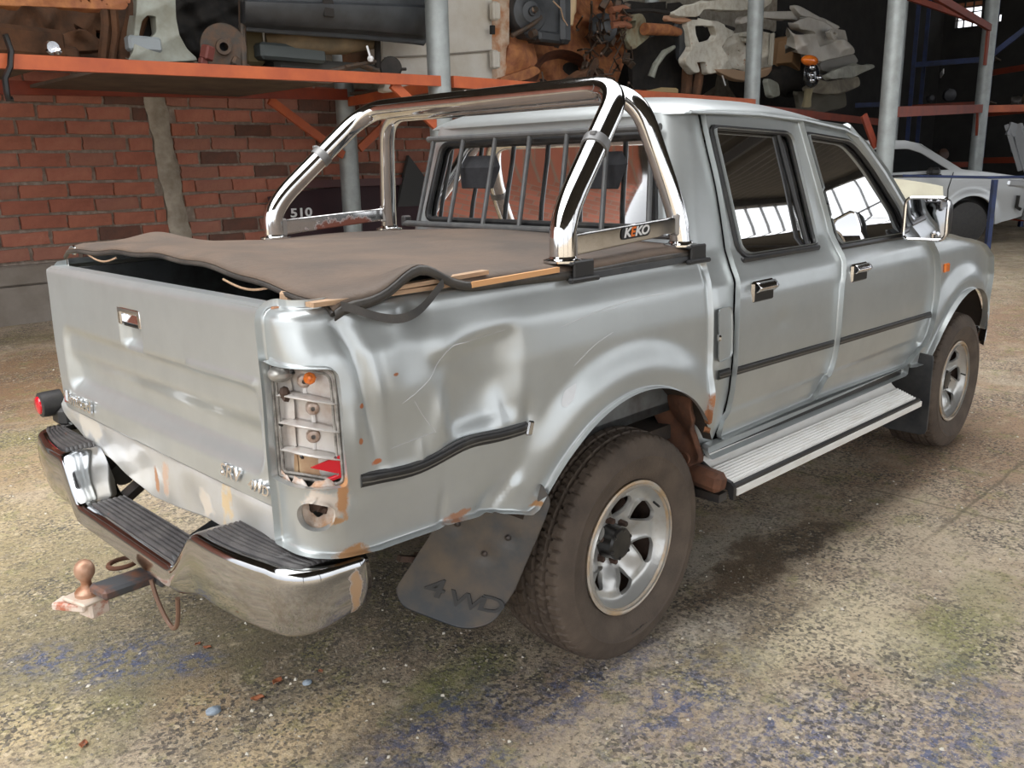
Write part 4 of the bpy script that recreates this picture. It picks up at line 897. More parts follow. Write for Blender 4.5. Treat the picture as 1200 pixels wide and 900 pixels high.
# ---- wing mirrors
for s in (-1, 1):
    c = Vector((3.12, s*.918, 1.276))
    def shell(u, v, c=c, s=s):
        a = 2*PI*u; n_ = 5; ca, sa = math.cos(a), math.sin(a); e = (abs(ca)**n_+abs(sa)**n_)**(-1/n_); k = [1.0, 1.02, 1.0, .9, .62, .02][min(5, int(v*5+.5))]; h = [-.004, .01, .05, .085, .115, .125][min(5, int(v*5+.5))]
        yy = ca*e*.088*k; zz = sa*e*.092*k; return (c.x+h+yy*.25*-s*-1*0+.12*yy*s, c.y+yy, c.z+zz)
    mo = MB().grid(32, 6, shell, True).build('wing_mirror', M['trim'], T)
    def fr_(k, d): return [(c.x-d+.12*y*s, c.y+y, c.z+z) for y, z in fillet([(-.088*k, -.092*k), (.088*k, -.092*k), (.088*k, .092*k), (-.088*k, .092*k)], .03*k, 6)]
    L = fr_(.985, .004); MB().tube(L+[L[0], L[1]], .0075, 8).build('mirror_rim', M['chrome'], mo)
    L = fr_(.93, .007); MB().add(L, [tuple(range(len(L)))]).build('mirror_glass', M['mirror'], mo, smooth=False)
    MB().tube([(3.27, s*.79, 1.21), (3.24, s*.84, 1.22), (3.20, s*.87, 1.24)], [.028, .02, .018], 8).box((3.27, s*.785, 1.215), (.12, .02, .08), bev=.01).build('mirror_arm', M['trim'], mo)
# ---- wheels
def tyre_mesh():
    prof = [(.212, .088), (.216, .104), (.222, .112), (.232, .116), (.255, .128), (.285, .1345), (.294, .1350), (.297, .1372), (.301, .1372), (.304, .1350), (.310, .134), (.325, .131), (.340, .1265), (.352, .121), (.360, .114)]
    nu = 384; tread_w = [.106, .100, .092, .084, .078, .074, .070, .062, .054, .046, .040, .036, .032, .024, .016, .008, .003]
    crown = lambda w: .3705-.0095*(abs(w)/.11)**2.6
    rows = [(r, w) for r, w in prof]+[(crown(w), w) for w in tread_w]+[(crown(w), -w) for w in tread_w[::-1]]+[(r, -w) for r, w in prof[::-1]]
    V = []; nr = len(rows)
    for j, (r, w) in enumerate(rows):
        for i in range(nu):
            a = 2*PI*i/nu; rr = r; aw = abs(w)
            if r > .355:
                d = 0
                for gw in (.003, .038, .076):
                    if abs(aw-gw) < .0045: d = .010
                ph = (i+(2 if w < 0 else 0)+int(aw*90)) % 8
                if aw > .084:
                    if i % 6 == 0: d = max(d, .007)
                elif ph == 0: d = max(d, .008)
                elif ph == 4 and .04 < aw < .07: d = max(d, .005)
                rr = r-d
            elif r > .345 and i % 6 == 0: rr = r-.002
            elif .30 < r < .32: rr = r
            V.append((rr*math.sin(a), w, rr*math.cos(a)))
    F_ = [(j*nu+i, j*nu+(i+1) % nu, (j+1)*nu+(i+1) % nu, (j+1)*nu+i) for j in range(nr-1) for i in range(nu)]
    return V, [tuple(reversed(f)) for f in F_]
TV, TF = tyre_mesh()
# rim face: six spokes between rounded triangular windows, local outward = -Y
def rim_surf(u, v):
    u = np.asarray(u, float); v = np.asarray(v, float); r = np.hypot(u, v); th = np.arctan2(v, u)
    d = np.interp(r, [0, .055, .068, .085, .12, .155, .178, .190, .200, .212], [.088, .088, .086, .080, .058, .042, .042, .030, .006, .0])
    sp = np.cos(6*(th-PI/6+.10)); d = d-.012*sp*np.exp(-((r-.125)/.045)**2)
    return np.stack([u, -.112+d, v], -1)
holes = []
for k in range(6):
    t = k*PI/3+.10+PI/2-PI/3
    q = [(.090, .02), (.150, -.33), (.168, -.20), (.171, .12), (.160, .30)]
    holes.append(fillet([(r*math.cos(t+a), r*math.sin(t+a)) for r, a in q], [.010, .012, .006, .006, .012], 4))
t0 = mk('wheel', TV, TF, M['tyre'], None, True, 38)
rim_o = sheet('rim', M['rim'], t0, circ(0, 0, .203, 72), holes, rim_surf, .0065, .004, .016, True)
lip = MB().lathe([(.198, -.108), (.204, -.114), (.212, -.119), (.218, -.116), (.216, -.106), (.205, -.095), (.198, -.085)], (0, 0, 0), (0, 1, 0), 72).build('rim_flange', M['flange'], t0)
MB().lathe([(.198, -.085), (.192, -.06), (.188, .0), (.196, .10), (.214, .112)], (0, 0, 0), (0, 1, 0), 48).build('rim_barrel', M['rust_dark'], t0)
hubm = MB().lathe([(.0005, -.080), (.034, -.080), (.048, -.077), (.053, -.070), (.053, -.045), (.057, -.035), (.059, -.025), (.060, .0)], (0, 0, 0), (0, 1, 0), 36)
for k in range(6): a = k*PI/3+.3; hubm.box((.046*math.cos(a), -.071, .046*math.sin(a)), (.012, .02, .012), bev=.003)
hubo = hubm.build('wheel_hub', M['hub'], t0)
hv = []
for k in range(6):
    a = k*PI/3+.10+PI/6
    hv.append(MB().lathe([(.0005, -.052), (.007, -.052), (.0105, -.048), (.0115, -.030), (.015, -.026)], (.071*math.cos(a), 0, .072*math.sin(a)), (0, 1, 0), 6).build('lug_nut', M['rust_dark'], t0))
drum = MB().lathe([(.0005, .0), (.150, .0), (.160, .03), (.160, .09)], (0, 0, 0), (0, 1, 0), 32).build('brake_drum', M['rust_dark'], t0)
valve = MB().tube([(.155, -.085, .10), (.150, -.112, .092)], .004, 6).build('valve', M['trim'], t0)
text('tyre_lettering', 'PIRELLI', frame((.03, -.1335, -.292), (1, 0, .1), (0, -1, 0)), .036, .0012, M['trim'], t0, .1, .9)
def copy_tree(o, parent=None):
    c = o.copy(); COL.objects.link(c); c.parent = parent
    for ch in [k for k in COL.objects if k.parent == o]: copy_tree(ch, c)
    return c
for k, (x, s) in enumerate(((XR, -1), (XF, -1), (XR, 1), (XF, 1))):
    w = t0 if k == 0 else copy_tree(t0)
    w.parent = T; w.location = Vector((x, s*.728, TR_-.003))-T.location; w.rotation_euler = (0, [.0, .55, 1.2, .3][k], 0 if s < 0 else PI)
    if s > 0: w.rotation_euler = (0, .4, PI)
# axles, chassis, springs, exhaust, spare wheel
ch = MB()
for s in (-1, 1):
    ch.tube([(.10, s*.42, .62), (.7, s*.42, .66), (1.6, s*.42, .50), (3.4, s*.42, .48), (4.45, s*.42, .55)], .055, 4, sq=True)
for x in (.15, .8, 1.7, 2.6, 3.4, 4.3): ch.box((x, 0, .53 if x > 1 else .60), (.06, .80, .06))
ch.build('chassis_frame', M['under'], T, smooth=False)
MB().tube([(XR, -.62, TR_), (XR, .62, TR_)], .045, 12).ball((XR, .05, TR_), .14, 14).build('rear_axle', M['rust_dark'], T)
MB().tube([(XF, -.62, TR_), (XF, .62, TR_)], .035, 12).ball((XF, -.2, TR_), .10, 14).build('front_axle', M['rust_dark'], T)
for s in (-1, 1):
    b = MB()
    for k in range(4): b.tube([(.45+.06*k, s*.52, .46-.012*k), (.78, s*.52, .33), (XR, s*.52, .305-.012*k), (1.5, s*.52, .35), (1.80-.06*k, s*.52, .47-.012*k)], .012, 4, sq=True)
    b.build('leaf_spring', M['rust_dark'], T)
    MB().tube([(XR-.05, s*.50, .40), (XR+.28, s*.48, .74)], .028, 10).build('shock_absorber', M['dark_metal'], T)
MB().box((2.5, 0, .50), (1.6, .9, .12), bev=.04).box((2.2, 0, .64), (2.0, 1.45, .05)).build('floor_pan', M['under'], T, smooth=False)
MB().box((4.0, 0, .80), (.9, .9, .40), bev=.06).build('engine', M['under'], T)
sp_ = MB().lathe([(.19, -.09), (.23, -.105), (.31, -.10), (.355, -.06), (.355, .06), (.31, .10), (.19, .09)], (.62, .15, .47), (0, 0, 1), 40).build('spare_tyre', M['rubber'], T)
MB().tube([(.45, .66, .62), (.22, .64, .60), (.10, .56, .60), (.07, .44, .585)], [.045, .045, .042, .038], 14).build('exhaust_pipe', M['rubber'], T)
MB().tube([(.45, -.35, .50), (.30, -.30, .47), (.16, -.28, .40)], .025, 10).build('exhaust_pipe', M['rust_dark'], T)
# ---- interior
def seat(x, y, w):
    b = MB().box((x, y, .86), (.50, w, .16), bev=.05); b.box((x-.28, y, 1.16), (.14, w, .56), (0, -.22, 0), bev=.05); so__ = b.build('front_seat' if w < 1 else 'rear_bench', M['seat'], T)
    for yy in ((y,) if w < 1 else (-.32, .32)):
        MB().box((x-.36, yy, 1.50), (.10, .27, .17), (0, -.1, 0), bev=.045).tube([(x-.34, yy-.05, 1.38), (x-.355, yy-.05, 1.50)], .007, 6).tube([(x-.34, yy+.05, 1.38), (x-.355, yy+.05, 1.50)], .007, 6).build('headrest', M['seat'], so__)
seat(2.62, -.36, .50); seat(2.62, .36, .50); seat(1.98, 0, 1.2)
MB().box((3.22, 0, 1.05), (.36, 1.36, .26), bev=.06).build('dashboard', M['plastic'], T)
sw = MB(); cc = Vector((3.0, .36, 1.14)); ax = Vector((-.85, 0, .5)).normalized(); u_ = Vector((0, 1, 0)); w_ = ax.cross(u_)
sw.tube([cc+(u_*math.cos(2*PI*i/28)+w_*math.sin(2*PI*i/28))*.19 for i in range(29)], .014, 8); sw.tube([cc-u_*.18, cc+ax*-.03, cc+u_*.18], .014, 6); sw.tube([cc-ax*.02, cc-ax*.25], .03, 8)
sw.build('steering_wheel', M['plastic'], T)
MB().box((2.98, 0, 1.60), (.03, .22, .06), (0, .2, 0), bev=.01).build('rear_view_mirror', M['plastic'], T)
# ---- bed cover
def cov(u, v):
    # u across (right -> left), v along from the tail to the cab
    x0 = .105+.02*math.sin(3*u); x1 = 1.505; x = x0+(x1-x0)*v; y = -.800+1.60*u
    z = 1.272+.020*math.sin(PI*u)+.012*(1-v)**2*math.sin(PI*u)
    z += .040*math.exp(-((v-.0)/.30)**2)*u*1.0+.030*math.exp(-((x-.42)/.10)**2-((y-.78)/.12)**2)
    z += .004*math.sin(9*x+5*y)+.003*math.sin(21*y-4*x)*math.exp(-v*3)
    z += .048*math.exp(-((x-.345)/.085)**2-((y+.80)/.10)**2)          # lifted fold on the right edge
    z += .008*math.exp(-((y+.3)/.25)**2)*math.sin(12*x)*math.exp(-((v-.1)/.2)**2)
    e = max(0, abs(y)-.765)/.035; z -= .016*min(1, e)**2*(1-math.exp(-((x-.345)/.12)**2) if y < 0 else 1)
    t = max(0, .04-v)/.04; z -= .016*t*t
    return (x, y, z)
cv = MB().grid(90, 90, cov).build('bed_cover', M['cover'], T, angle=180); solidify(cv, .004, -1)
def edge(pts, w, name_, m, par, h=.030, t=.004):
    b = MB(); n = len(pts); b.grid(n, 4, lambda u, v: tuple(Vector(pts[min(n-1, int(round(u*(n-1))))])+Vector((0, -.004*math.sin(PI*v), -h*v)))); return solidify(b.build(name_, m, par), t, 0)
pr_ = []
for i in range(60):
    v = i/59; p = cov(0, v); pr_.append((p[0], p[1]-.004, p[2]+.003))
edge(pr_, 0, 'cover_hem', M['cover_edge'], cv, .022)
b = MB(); n = 60
MB().tube([tuple(Vector(cov(i/59, 0))+Vector((-.001, 0, -.006))) for i in range(60)], .0065, 8).build('cover_hem', M['cover_edge'], cv)
MB().grid(24, 3, lambda u, v: (.12+.29*u, -.808-.030*math.sin(PI*u)-.004*v, 1.265-.052*math.sin(PI*u)**1.2+.02*u-.020*v)).build('hanging_strap', M['cover_edge'], cv, angle=60)
for y0, y1, z, x in ((-.79, -.5, 1.255, .20), (-.80, -.4, 1.262, .33)): pass
sl = MB()
sl.box((.36, -.775, 1.262), (.60, .030, .010), (0, 0, .02)); sl.build('wooden_slat', M['wood'], T, smooth=False)
MB().box((.40, -.782, 1.277), (.34, .026, .010), (0, -.03, -.02)).build('wooden_slat', M['wood'], T, smooth=False)
MB().box((.66, -.806, 1.262), (.32, .010, .014), (0, -.02, .0)).build('wooden_slat', pm('orange_wood', (.75, .40, .18), .7), T, smooth=False)
MB().box((.11, -.60, 1.245), (.012, .035, .050), (.1, 0, .3), bev=.01).build('wooden_peg', M['wood'], T)
MB().tube([(.115, .74+.03*math.cos(2*PI*i/12), 1.295+.012*math.sin(2*PI*i/12)) for i in range(13)], .004, 6).build('cover_ring', M['chrome_old'], T)
MB().tube([(.115, .62-.03*i, 1.290-.018*math.sin(PI*i/8)) for i in range(9)], .003, 5).build('cover_cord', M['wood'], T)
MB().tube([(.115, -.30-.03*i, 1.275-.016*math.sin(PI*i/8)) for i in range(9)], .003, 5).build('cover_cord', M['wood'], T)
# black rail and clamps along the right bed edge
for s in (-1, 1):
    r_ = MB().prism([(s*.795, 1.258), (s*.812, 1.250), (s*.815, 1.232), (s*.800, 1.236)], lambda a, c: (.86, a, c-.006), lambda a, c: (1.53, a, c)).build('bed_rail', M['trim'], T, smooth=False)
    for x in (.905, 1.470):
        MB().box((x, s*.785, 1.276), (.10, .075, .012), bev=.005).box((x+.005, s*.818, 1.258), (.085, .010, .052), bev=.004).box((x, s*.825, 1.232), (.12, .02, .014), bev=.004).build('hoop_clamp', M['trim'], r_)
# ---- roll bar
def bez(P_, n=8, r=.16):
    out = [Vector(P_[0])]
    for i in range(1, len(P_)-1):
        p = Vector(P_[i]); a = Vector(P_[i-1]); b_ = Vector(P_[i+1]); da = (a-p); db = (b_-p); ra = min(r, da.length*.48); rb_ = min(r, db.length*.48); A1 = p+da.normalized()*ra; B1 = p+db.normalized()*rb_
        for k in range(n+1): t = k/n; out.append(A1*(1-t)**2+p*2*t*(1-t)+B1*t*t)
    out.append(Vector(P_[-1])); return out
P1 = [(.885, -.765, 1.282), (.885, -.765, 1.40), (1.285, -.655, 1.768), (1.285, .655, 1.768), (.885, .765, 1.40), (.885, .765, 1.282)]
h1 = MB().tube(bez(P1[:2]+P1[2:], 9, .13), .0375, 24).build('roll_bar', M['chrome_old'], T, angle=60)
P2 = [(1.455, -.765, 1.282), (1.448, -.755, 1.38), (1.375, -.640, 1.755), (1.375, .640, 1.755), (1.448, .755, 1.38), (1.455, .765, 1.282)]
h2 = MB().tube(bez(P2, 9, .12), .033, 24).build('roll_bar', M['chrome_old'], T, angle=60)
for s in (-1, 1):
    a = Vector((.885, s*.765, 1.40)); b_ = Vector((1.285, s*.655, 1.768)); d = (b_-a).normalized(); c = a.lerp(b_, .52)
    MB().lathe([(.037, -.016), (.0415, -.016), (.0415, .016), (.037, .016)], c, d, 28).box(c+Vector((-.02, s*.01, .035)), (.018, .018, .014), bev=.003).build('clamp_collar', pm('collar_grey', (.22, .22, .22), .45, .5), h1)
    for x, hh in ((.885, h1), (1.455, h2)): MB().lathe([(.055, 0), (.055, .006), (.040, .010), (.038, .016)], (x, s*.765, 1.278), (0, 0, 1), 24).build('base_flange', M['chrome_old'], hh)
    x0, x1 = .925, 1.425; z0a, z0b, z1a, z1b = 1.290, 1.305, 1.350, 1.372
    pl = MB().prism([(x0, z0a), (x1, z0b+.015), (x1, z1b), (x0, z1a)], lambda p, q: (p, s*.772, q), lambda p, q: (p, s*.752, q)).build('side_plate', M['chrome_worn'] if s > 0 else M['chrome_old'], T, smooth=False)
    md = pl.modifiers.new('b', 'BEVEL'); md.width = .006; md.segments = 3
    for x, z in ((x0-.002, 1.320), (x1+.004, 1.347)): MB().box((x, s*.762, z), (.028, .034, .070), bev=.006).build('plate_end', pm('plate_end', (.32, .30, .28), .5, .5), pl)
# printed badge on the right plate
pc = Vector((1.205, -.7735, 1.340)); sl_ = Vector((1, 0, .040)).normalized()
MXP = lambda dx, dz, k: frame(pc+sl_*dx+Vector((0, -k, dz)), sl_, (0, -1, 0))
ov = fillet([(-.074, -.018), (.070, -.018), (.074, .018), (-.070, .018)], .017, 5)
b = MB(); b.add([pc+sl_*a+Vector((0, -.001, c)) for a, c in ov], [tuple(range(len(ov)))]); bd = b.build('maker_badge', M['black'], T, smooth=False)
text('badge_letter', 'K', MXP(-.044, 0, .0018), .038, .0004, M['white'], bd, .25, 1.35, .0012)
text('badge_letter', 'E', MXP(-.018, 0, .0018), .038, .0004, M['orange'], bd, .25, 1.15, .0012)
text('badge_letter', 'K', MXP(.010, 0, .0018), .038, .0004, M['white'], bd, .25, 1.35, .0012)
text('badge_letter', 'O', MXP(.043, 0, .0018), .038, .0004, M['white'], bd, .25, 1.30, .0012)
# ---- rear step bumper
def top_z(a): return .566+.128*float(sstep(.30, .455, a))
def plan(q):
    """half of the plan path: q 0 at the middle, 1 at the forward end of the wrapped corner"""
    yl = .735; l1 = yl; rc = .105; l2 = rc*PI/2; l3 = .10; L = l1+l2+l3; s = q*L
    xr = lambda y: -.118+.010*float(sstep(.30, .455, y))+.030*max(0, (y-.50)/.235)**2
    if s < l1: e = 1e-3; d = Vector((xr(s+e)-xr(s), e)).normalized(); return Vector((xr(s), s)), Vector((-d.y, d.x)), s
    x0 = xr(yl); 
    if s < l1+l2: a = (s-l1)/rc; return Vector((x0+rc*(1-math.cos(a))*1.0, yl+rc*math.sin(a))), Vector((-math.cos(a), math.sin(a))), s
    return Vector((x0+rc+(s-l1-l2), yl+rc)), Vector((0, 1)), s
LQ = .735+.105*PI/2+.10
qs = sorted(set([k/LQ for k in (0, .08, .16, .24, .285, .30, .315, .33, .36, .39, .42, .44, .455, .465, .50, .55, .60, .65, .70, .735)]+[(.735+.105*PI/2*k/8)/LQ for k in range(9)]+[(.735+.105*PI/2+.10*k/4)/LQ for k in range(5)]))
PQ = [(plan(q), -1) for q in qs[::-1]]+[(plan(q), 1) for q in qs[1:]]
V = []; ns = 0
for (p, n, s_), sg in PQ:
    a = abs(p.y) if s_ < .735 else .8; T_ = top_z(min(a, .735)); e = max(0, (s_-.70)/(LQ-.70)); B_ = .492+.030*float(sstep(.30, .455, a))+.035*e**1.5; T_ -= .012*e**2
    inn = Vector((.012, p.y)) if s_ < .70 else Vector((.012+.085*min(1, (s_-.70)/.20), .735-.0*e if p.y > .735 else p.y)); inn.y = min(inn.y+.02*e, .79)
    pr_s = [(inn, T_-.016), (inn, T_-.003), (inn.lerp(p, .5), T_), (p-n*.022, T_), (p-n*.010, T_-.002), (p-n*.003, T_-.008), (p, T_-.020), (p+n*.005, T_-.05), (p+n*.004, (T_+B_)/2-.01), (p-n*.004, B_+.018), (p-n*.014, B_+.004), (p-n*.030, B_), (p-n*.042, B_+.006)]
    ns = len(pr_s)
    for pp, z in pr_s: V.append((pp.x, pp.y*sg, z))
Fq = [(i*ns+k, (i+1)*ns+k, (i+1)*ns+k+1, i*ns+k+1) for i in range(len(PQ)-1) for k in range(ns-1)]
bump = MB().add(V, Fq).build('rear_bumper', M['chrome_bumper'], T, angle=50); solidify(bump, .004, 0)
def bump_sec(y):
    a = min(abs(y), .82); p = plan(min(a, .735)/LQ)[0]; x = p.x
    if a > .735: x = p.x+.105*(1-math.sqrt(max(0, 1-((a-.735)/.105)**2)))
    return top_z(min(a, .735)), x, .012
for (ya, yb) in ((-.812, -.468), (-.288, .288), (.468, .812)):
    def pf_(u, v, ya=ya, yb=yb):
        y = ya+(yb-ya)*u; top, xr, xi = bump_sec(y); xo = xr+.026; xi_ = max(xi-.004, xo+.004)+(.05 if abs(y) > .735 else 0); x = xo+(xi_-xo)*v
        k = abs(math.sin(PI*v*6.5))**.35; rim_ = 1 if .02 < v < .98 and .01 < u < .99 else 0
        return (x, y, top-.012*max(0, (abs(y)-.735)/.1)**2+.0045+(.0065*k if rim_ else -.006))
    b = MB(); b.grid(40, 66, pf_); b.build('step_pad', M['pad'], bump, angle=80)
for s in (-1, 1): MB().tube([(-.06, s*.32, .50), (.10, s*.38, .56), (.20, s*.42, .60)], .025, 6).build('bumper_arm', M['dark_metal'], bump)
rf = MB().lathe([(.0005, -.050), (.022, -.050), (.030, -.046), (.033, -.040), (.034, -.028)], (.0, .815, .775), (1, 0, 0), 28).build('round_reflector', M['red_lens'], T)
MB().lathe([(.034, -.042), (.042, -.038), (.044, -.02), (.044, .03)], (.0, .815, .775), (1, 0, 0), 28, True).box((.03, .80, .73), (.06, .10, .08), bev=.02).build('reflector_housing', M['rubber'], rf)
# ---- tow hitch
hx, hy = -.215, .02
ht = MB().box((-.115, hy-.055, .435), (.20, .085, .030), (0, .05, .12), bev=.008); ht.box((-.045, hy-.06, .475), (.05, .10, .13), (0, -.12, .1), bev=.006); ht.tube([(-.05, hy-.06, .44), (.2, 0, .50)], .035, 4, sq=True)
hitch = ht.build('tow_hitch', pm('hitch_arm', (.075, .078, .085), .55, .3, (.22, .10, .06), 14, lo=.5, hi=.7), T)
MB().box((hx+.005, hy, .408), (.105, .10, .012), (0, .0, .25), bev=.004).build('ball_plate', M['hitch_plate'], hitch)
MB().box((hx+.01, hy-.005, .378), (.06, .06, .05), (0, 0, .25), bev=.006).box((hx-.035, hy+.02, .39), (.05, .10, .022), (0, 0, .6), bev=.004).build('lock_block', pm('pale_block', (.66, .56, .48), .6, 0, (.42, .14, .08), 18, lo=.5, hi=.62), hitch)
MB().lathe([(.0005, .102), (.012, .100), (.0205, .093), (.0255, .082), (.027, .071), (.0255, .060), (.020, .050), (.0145, .043), (.0135, .032), (.017, .024), (.027, .018), (.033, .010), (.033, 0)], (hx, hy, .414), (0, 0, 1), 32).build('tow_ball', M['hitch'], hitch)
MB().tube([(-.10+.04*math.cos(t), hy+.035+.032*math.sin(t), .455) for t in np.linspace(0, 2*PI, 16)], .007, 8).build('chain_eye', M['rust'], hitch)
MB().tube([Vector((-.085+.01*math.sin(3*t), -.10-.16*t, .45-.12*math.sin(PI*t)**.7)) for t in np.linspace(0, 1, 16)], .0065, 8).build('trailer_wire', pm('brown_wire', (.16, .09, .06), .5), hitch)
# ================================================================== STORAGE RACKS
PIPE = pm('galvanised_pipe', (.34, .37, .37), .45, .35, (.27, .29, .285), 6, rust=.74, bump=.03)
OR = pm('orange_rack_paint', (.50, .115, .035), .5, .05, (.36, .075, .028), 3, rust=.70, rustc=(.14, .05, .03), bump=.05)
ORD = pm('dark_orange_rack_paint', (.26, .045, .018), .55, .05, (.18, .035, .02), 4, rust=.70)
BLUE = pm('blue_rack_paint', (.025, .045, .14), .5, .1, (.02, .03, .07), 5)
BOARD = pm('shelf_board', (.12, .085, .06), .8, 0, (.06, .045, .035), 3)
def column(x, y, lab, h=5.65, r=.125, taper=False):
    b = MB().tube([(x, y, 0), (x, y, h)], r, 24); o = b.build('rack_column', PIPE); tag(o, lab, 'column', 'round pipe columns of the storage racks')
    return o
column(5.57, 5.16, 'grey pipe column with the orange beam end on its left, in front of the white car door')
column(5.93, 7.45, 'grey pipe column seen through the chrome roll bar in front of the brick wall')
column(12.35, 5.30, 'grey pipe column rising in front of the white crumpled car front above the cab roof')
column(12.30, 3.05, 'nearest grey pipe column right of the wrecks, in front of the silver parked pickup')
column(18.9, 5.65, 'thinner-looking grey pipe column just behind and right of the nearest right-hand column')
column(17.85, 3.55, 'grey pipe column behind the bonnet of the silver parked pickup')
column(12.6, 7.5, 'rear grey pipe column in the dark behind the rusty wrecks'); column(-1.3, 5.16, 'grey pipe column out of sight at the left end of the rack'); 
def beam(p, q, h, w, m, name_='rack_beam'):
    p = Vector(p); q = Vector(q); d = (q-p); L = d.length; b = MB(); yaw = math.atan2(d.y, d.x); pit = -math.asin(d.z/L)
    b.box((p+q)/2, (L, w, h), (0, pit, yaw)); return b
B1 = [('long bright orange front beam along the left rack', (-1.2, 5.08, 2.325), (5.50, 5.08, 2.435), .105, .06, OR),
      ('darker orange rear beam just above the brick courses', (-1.2, 7.30, 2.30), (5.85, 7.30, 2.462), .13, .06, ORD),
      ('orange front beam between the roll-bar column and the cab-roof column', (5.70, 5.10, 2.44), (12.25, 5.20, 2.44), .12, .06, OR),
      ('dark red beam in the rear of the middle bay', (6.05, 7.35, 2.47), (12.5, 7.4, 2.50), .12, .06, ORD),
      ('short orange cross beam tying the front column to the rear one', (5.58, 5.25, 2.40), (5.92, 7.35, 2.38), .11, .05, OR),
      ('dark red front beam running behind the cab roof to the right', (12.45, 5.25, 2.36), (18.8, 5.6, 2.26), .13, .06, ORD),
      ('red front beam of the right racks above the silver pickup', (12.42, 3.05, 2.19), (17.75, 3.52, 2.42), .15, .06, ORD),
      ('pale orange beam at the right edge of the photo', (17.95, 3.50, 2.42), (22.0, 1.2, 2.48), .13, .06, OR),
      ('upper red beam sloping to the top of the column behind the silver bonnet', (12.40, 3.10, 4.05), (17.8, 3.52, 3.86), .12, .06, ORD),
      ('red roof-level brace crossing the dark bay', (14.2, 5.6, 4.9), (17.75, 3.62, 3.95), .10, .06, ORD)]
for lab, p, q, h, w, m in B1: tag(beam(p, q, h, w, m).build('rack_beam', m, smooth=False), lab, 'beam', 'steel beams of the storage racks')
br_ = [('orange diagonal brace left of the rear column, against the bricks', (4.75, 7.30, 2.36), (5.80, 7.38, 1.72)), ('orange diagonal brace right of the rear column', (6.85, 7.32, 2.40), (6.06, 7.38, 1.80)),
       ('orange diagonal brace below the front beam end, left of the front column', (4.88, 5.10, 2.38), (5.46, 5.12, 1.98)), ('orange brace behind the nearest right-hand column', (12.05, 3.3, 2.15), (12.30, 3.20, 1.70)),
       ('red brace beside the column behind the silver bonnet', (17.5, 3.50, 2.36), (17.74, 3.55, 1.95)), ('red vertical plate at the top of the column behind the silver bonnet', (17.68, 3.52, 3.85), (17.70, 3.52, 3.20))]
for lab, p, q in br_: tag(beam(p, q, .10, .04, OR).build('rack_brace', ORD if p[0] > 9 else OR, smooth=False), lab, 'brace', 'diagonal braces of the storage racks')
for i, (lab, x0, x1, ya, yb, z) in enumerate((('weathered board bridging the left rack under the rusty shell', 0.6, 1.6, 5.2, 7.2, 2.39), ('weathered board in the left rack under the green body', 2.1, 4.3, 5.3, 7.2, 2.41), ('board carrying the white door shell', 5.9, 8.6, 5.4, 7.3, 2.50), ('board under the crumpled white front', 9.0, 12.0, 5.4, 7.3, 2.50), ('board under the hatchback front', 12.6, 15.0, 5.5, 7.4, 2.45))):
    tag(MB().box(((x0+x1)/2, (ya+yb)/2, z-.025), (x1-x0, yb-ya, .03)).build('shelf_board', BOARD, smooth=False), lab, 'board', 'boards on the racks')
# stiff cable with a hook at the far left
tag(MB().tube([at(6, 40, 5.0), at(13, 60, 5.02), at(12, 78, 4.98), at(6, 92, 5.0), at(8, 108, 4.99), at(10, 117, 5.0), at(15, 116, 5.0)], .022, 6).build('wire_hook', M['black']), 'black twisted wire hooked over the orange beam at the left edge', 'wire')

# ================================================================== WRECKS ON THE RACKS
def ata(U, V, Y):
    U = np.asarray(U, float); V = np.asarray(V, float)
    d = _F[None, :]+_R[None, :]*((U-600)/FPX)[:, None]-_U[None, :]*((-V-450)/FPX)[:, None]
    return CAM+d*((Y-CAM[1])/d[:, 1])[:, None]
def cr(name_, pts, y, m, par, amp=.02, seed=1, holes=(), depth=.10, cell=3.0, fr=.09, fil=3):
    """crumpled sheet metal standing at depth y (points are traced, the sheet has bends and returns of its own)"""
    r = np.random.default_rng(seed); ph = r.uniform(0, 6, 6); w = r.uniform(.5, 1.5, 6)*fr
    def surf(U, V):
        U = np.asarray(U, float); V = np.asarray(V, float)
        dd = amp*(np.sin(U*w[0]+V*w[1]+ph[0])+np.abs(np.sin(U*w[2]*.6-V*w[3]*.8+ph[1]))*1.4-.7+.5*np.sin(U*w[4]*2.1+V*w[5]*1.7+ph[2]))
        return ata(U, V, y+dd)
    P_ = [(a, -b_) for a, b_ in pts]; H = [fillet([(a, -b_) for a, b_ in h], fil) for h in holes]
    return sheet(name_, m, par, fillet(P_, fil), H, surf, cell, 1.0, depth, False, 50, .012)
RB = pm('brown_rust_shell', (.165, .075, .035), .85, 0, (.07, .038, .022), 4, bump=.4); RL = pm('orange_rust', (.42, .17, .06), .8, 0, (.24, .085, .04), 9, bump=.4, bscale=30)
PGR = pm('pale_green_body', (.36, .38, .33), .45, .1, (.25, .25, .20), 5, rust=.68, rustc=(.2, .1, .05)); WD = pm('dirty_white_paint', (.60, .57, .51), .45, 0, (.50, .45, .37), 2.5, rust=.72, rustc=(.34, .17, .08))
DG = pm('dark_grey_plastic', (.055, .060, .065), .42, 0, (.035, .037, .04), 5, bump=.1); FOAM = pm('tan_foam', (.22, .155, .085), .8, 0, (.13, .10, .06), 4)
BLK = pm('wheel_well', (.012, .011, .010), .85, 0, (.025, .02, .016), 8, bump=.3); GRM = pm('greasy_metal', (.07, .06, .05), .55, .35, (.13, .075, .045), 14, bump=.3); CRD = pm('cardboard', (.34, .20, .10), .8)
WCR = pm('crumpled_white', (.58, .56, .49), .5, 0, (.40, .35, .27), 8, lo=.45, hi=.7, rust=.64, rustc=(.30, .12, .05), rscale=9, bump=.2)
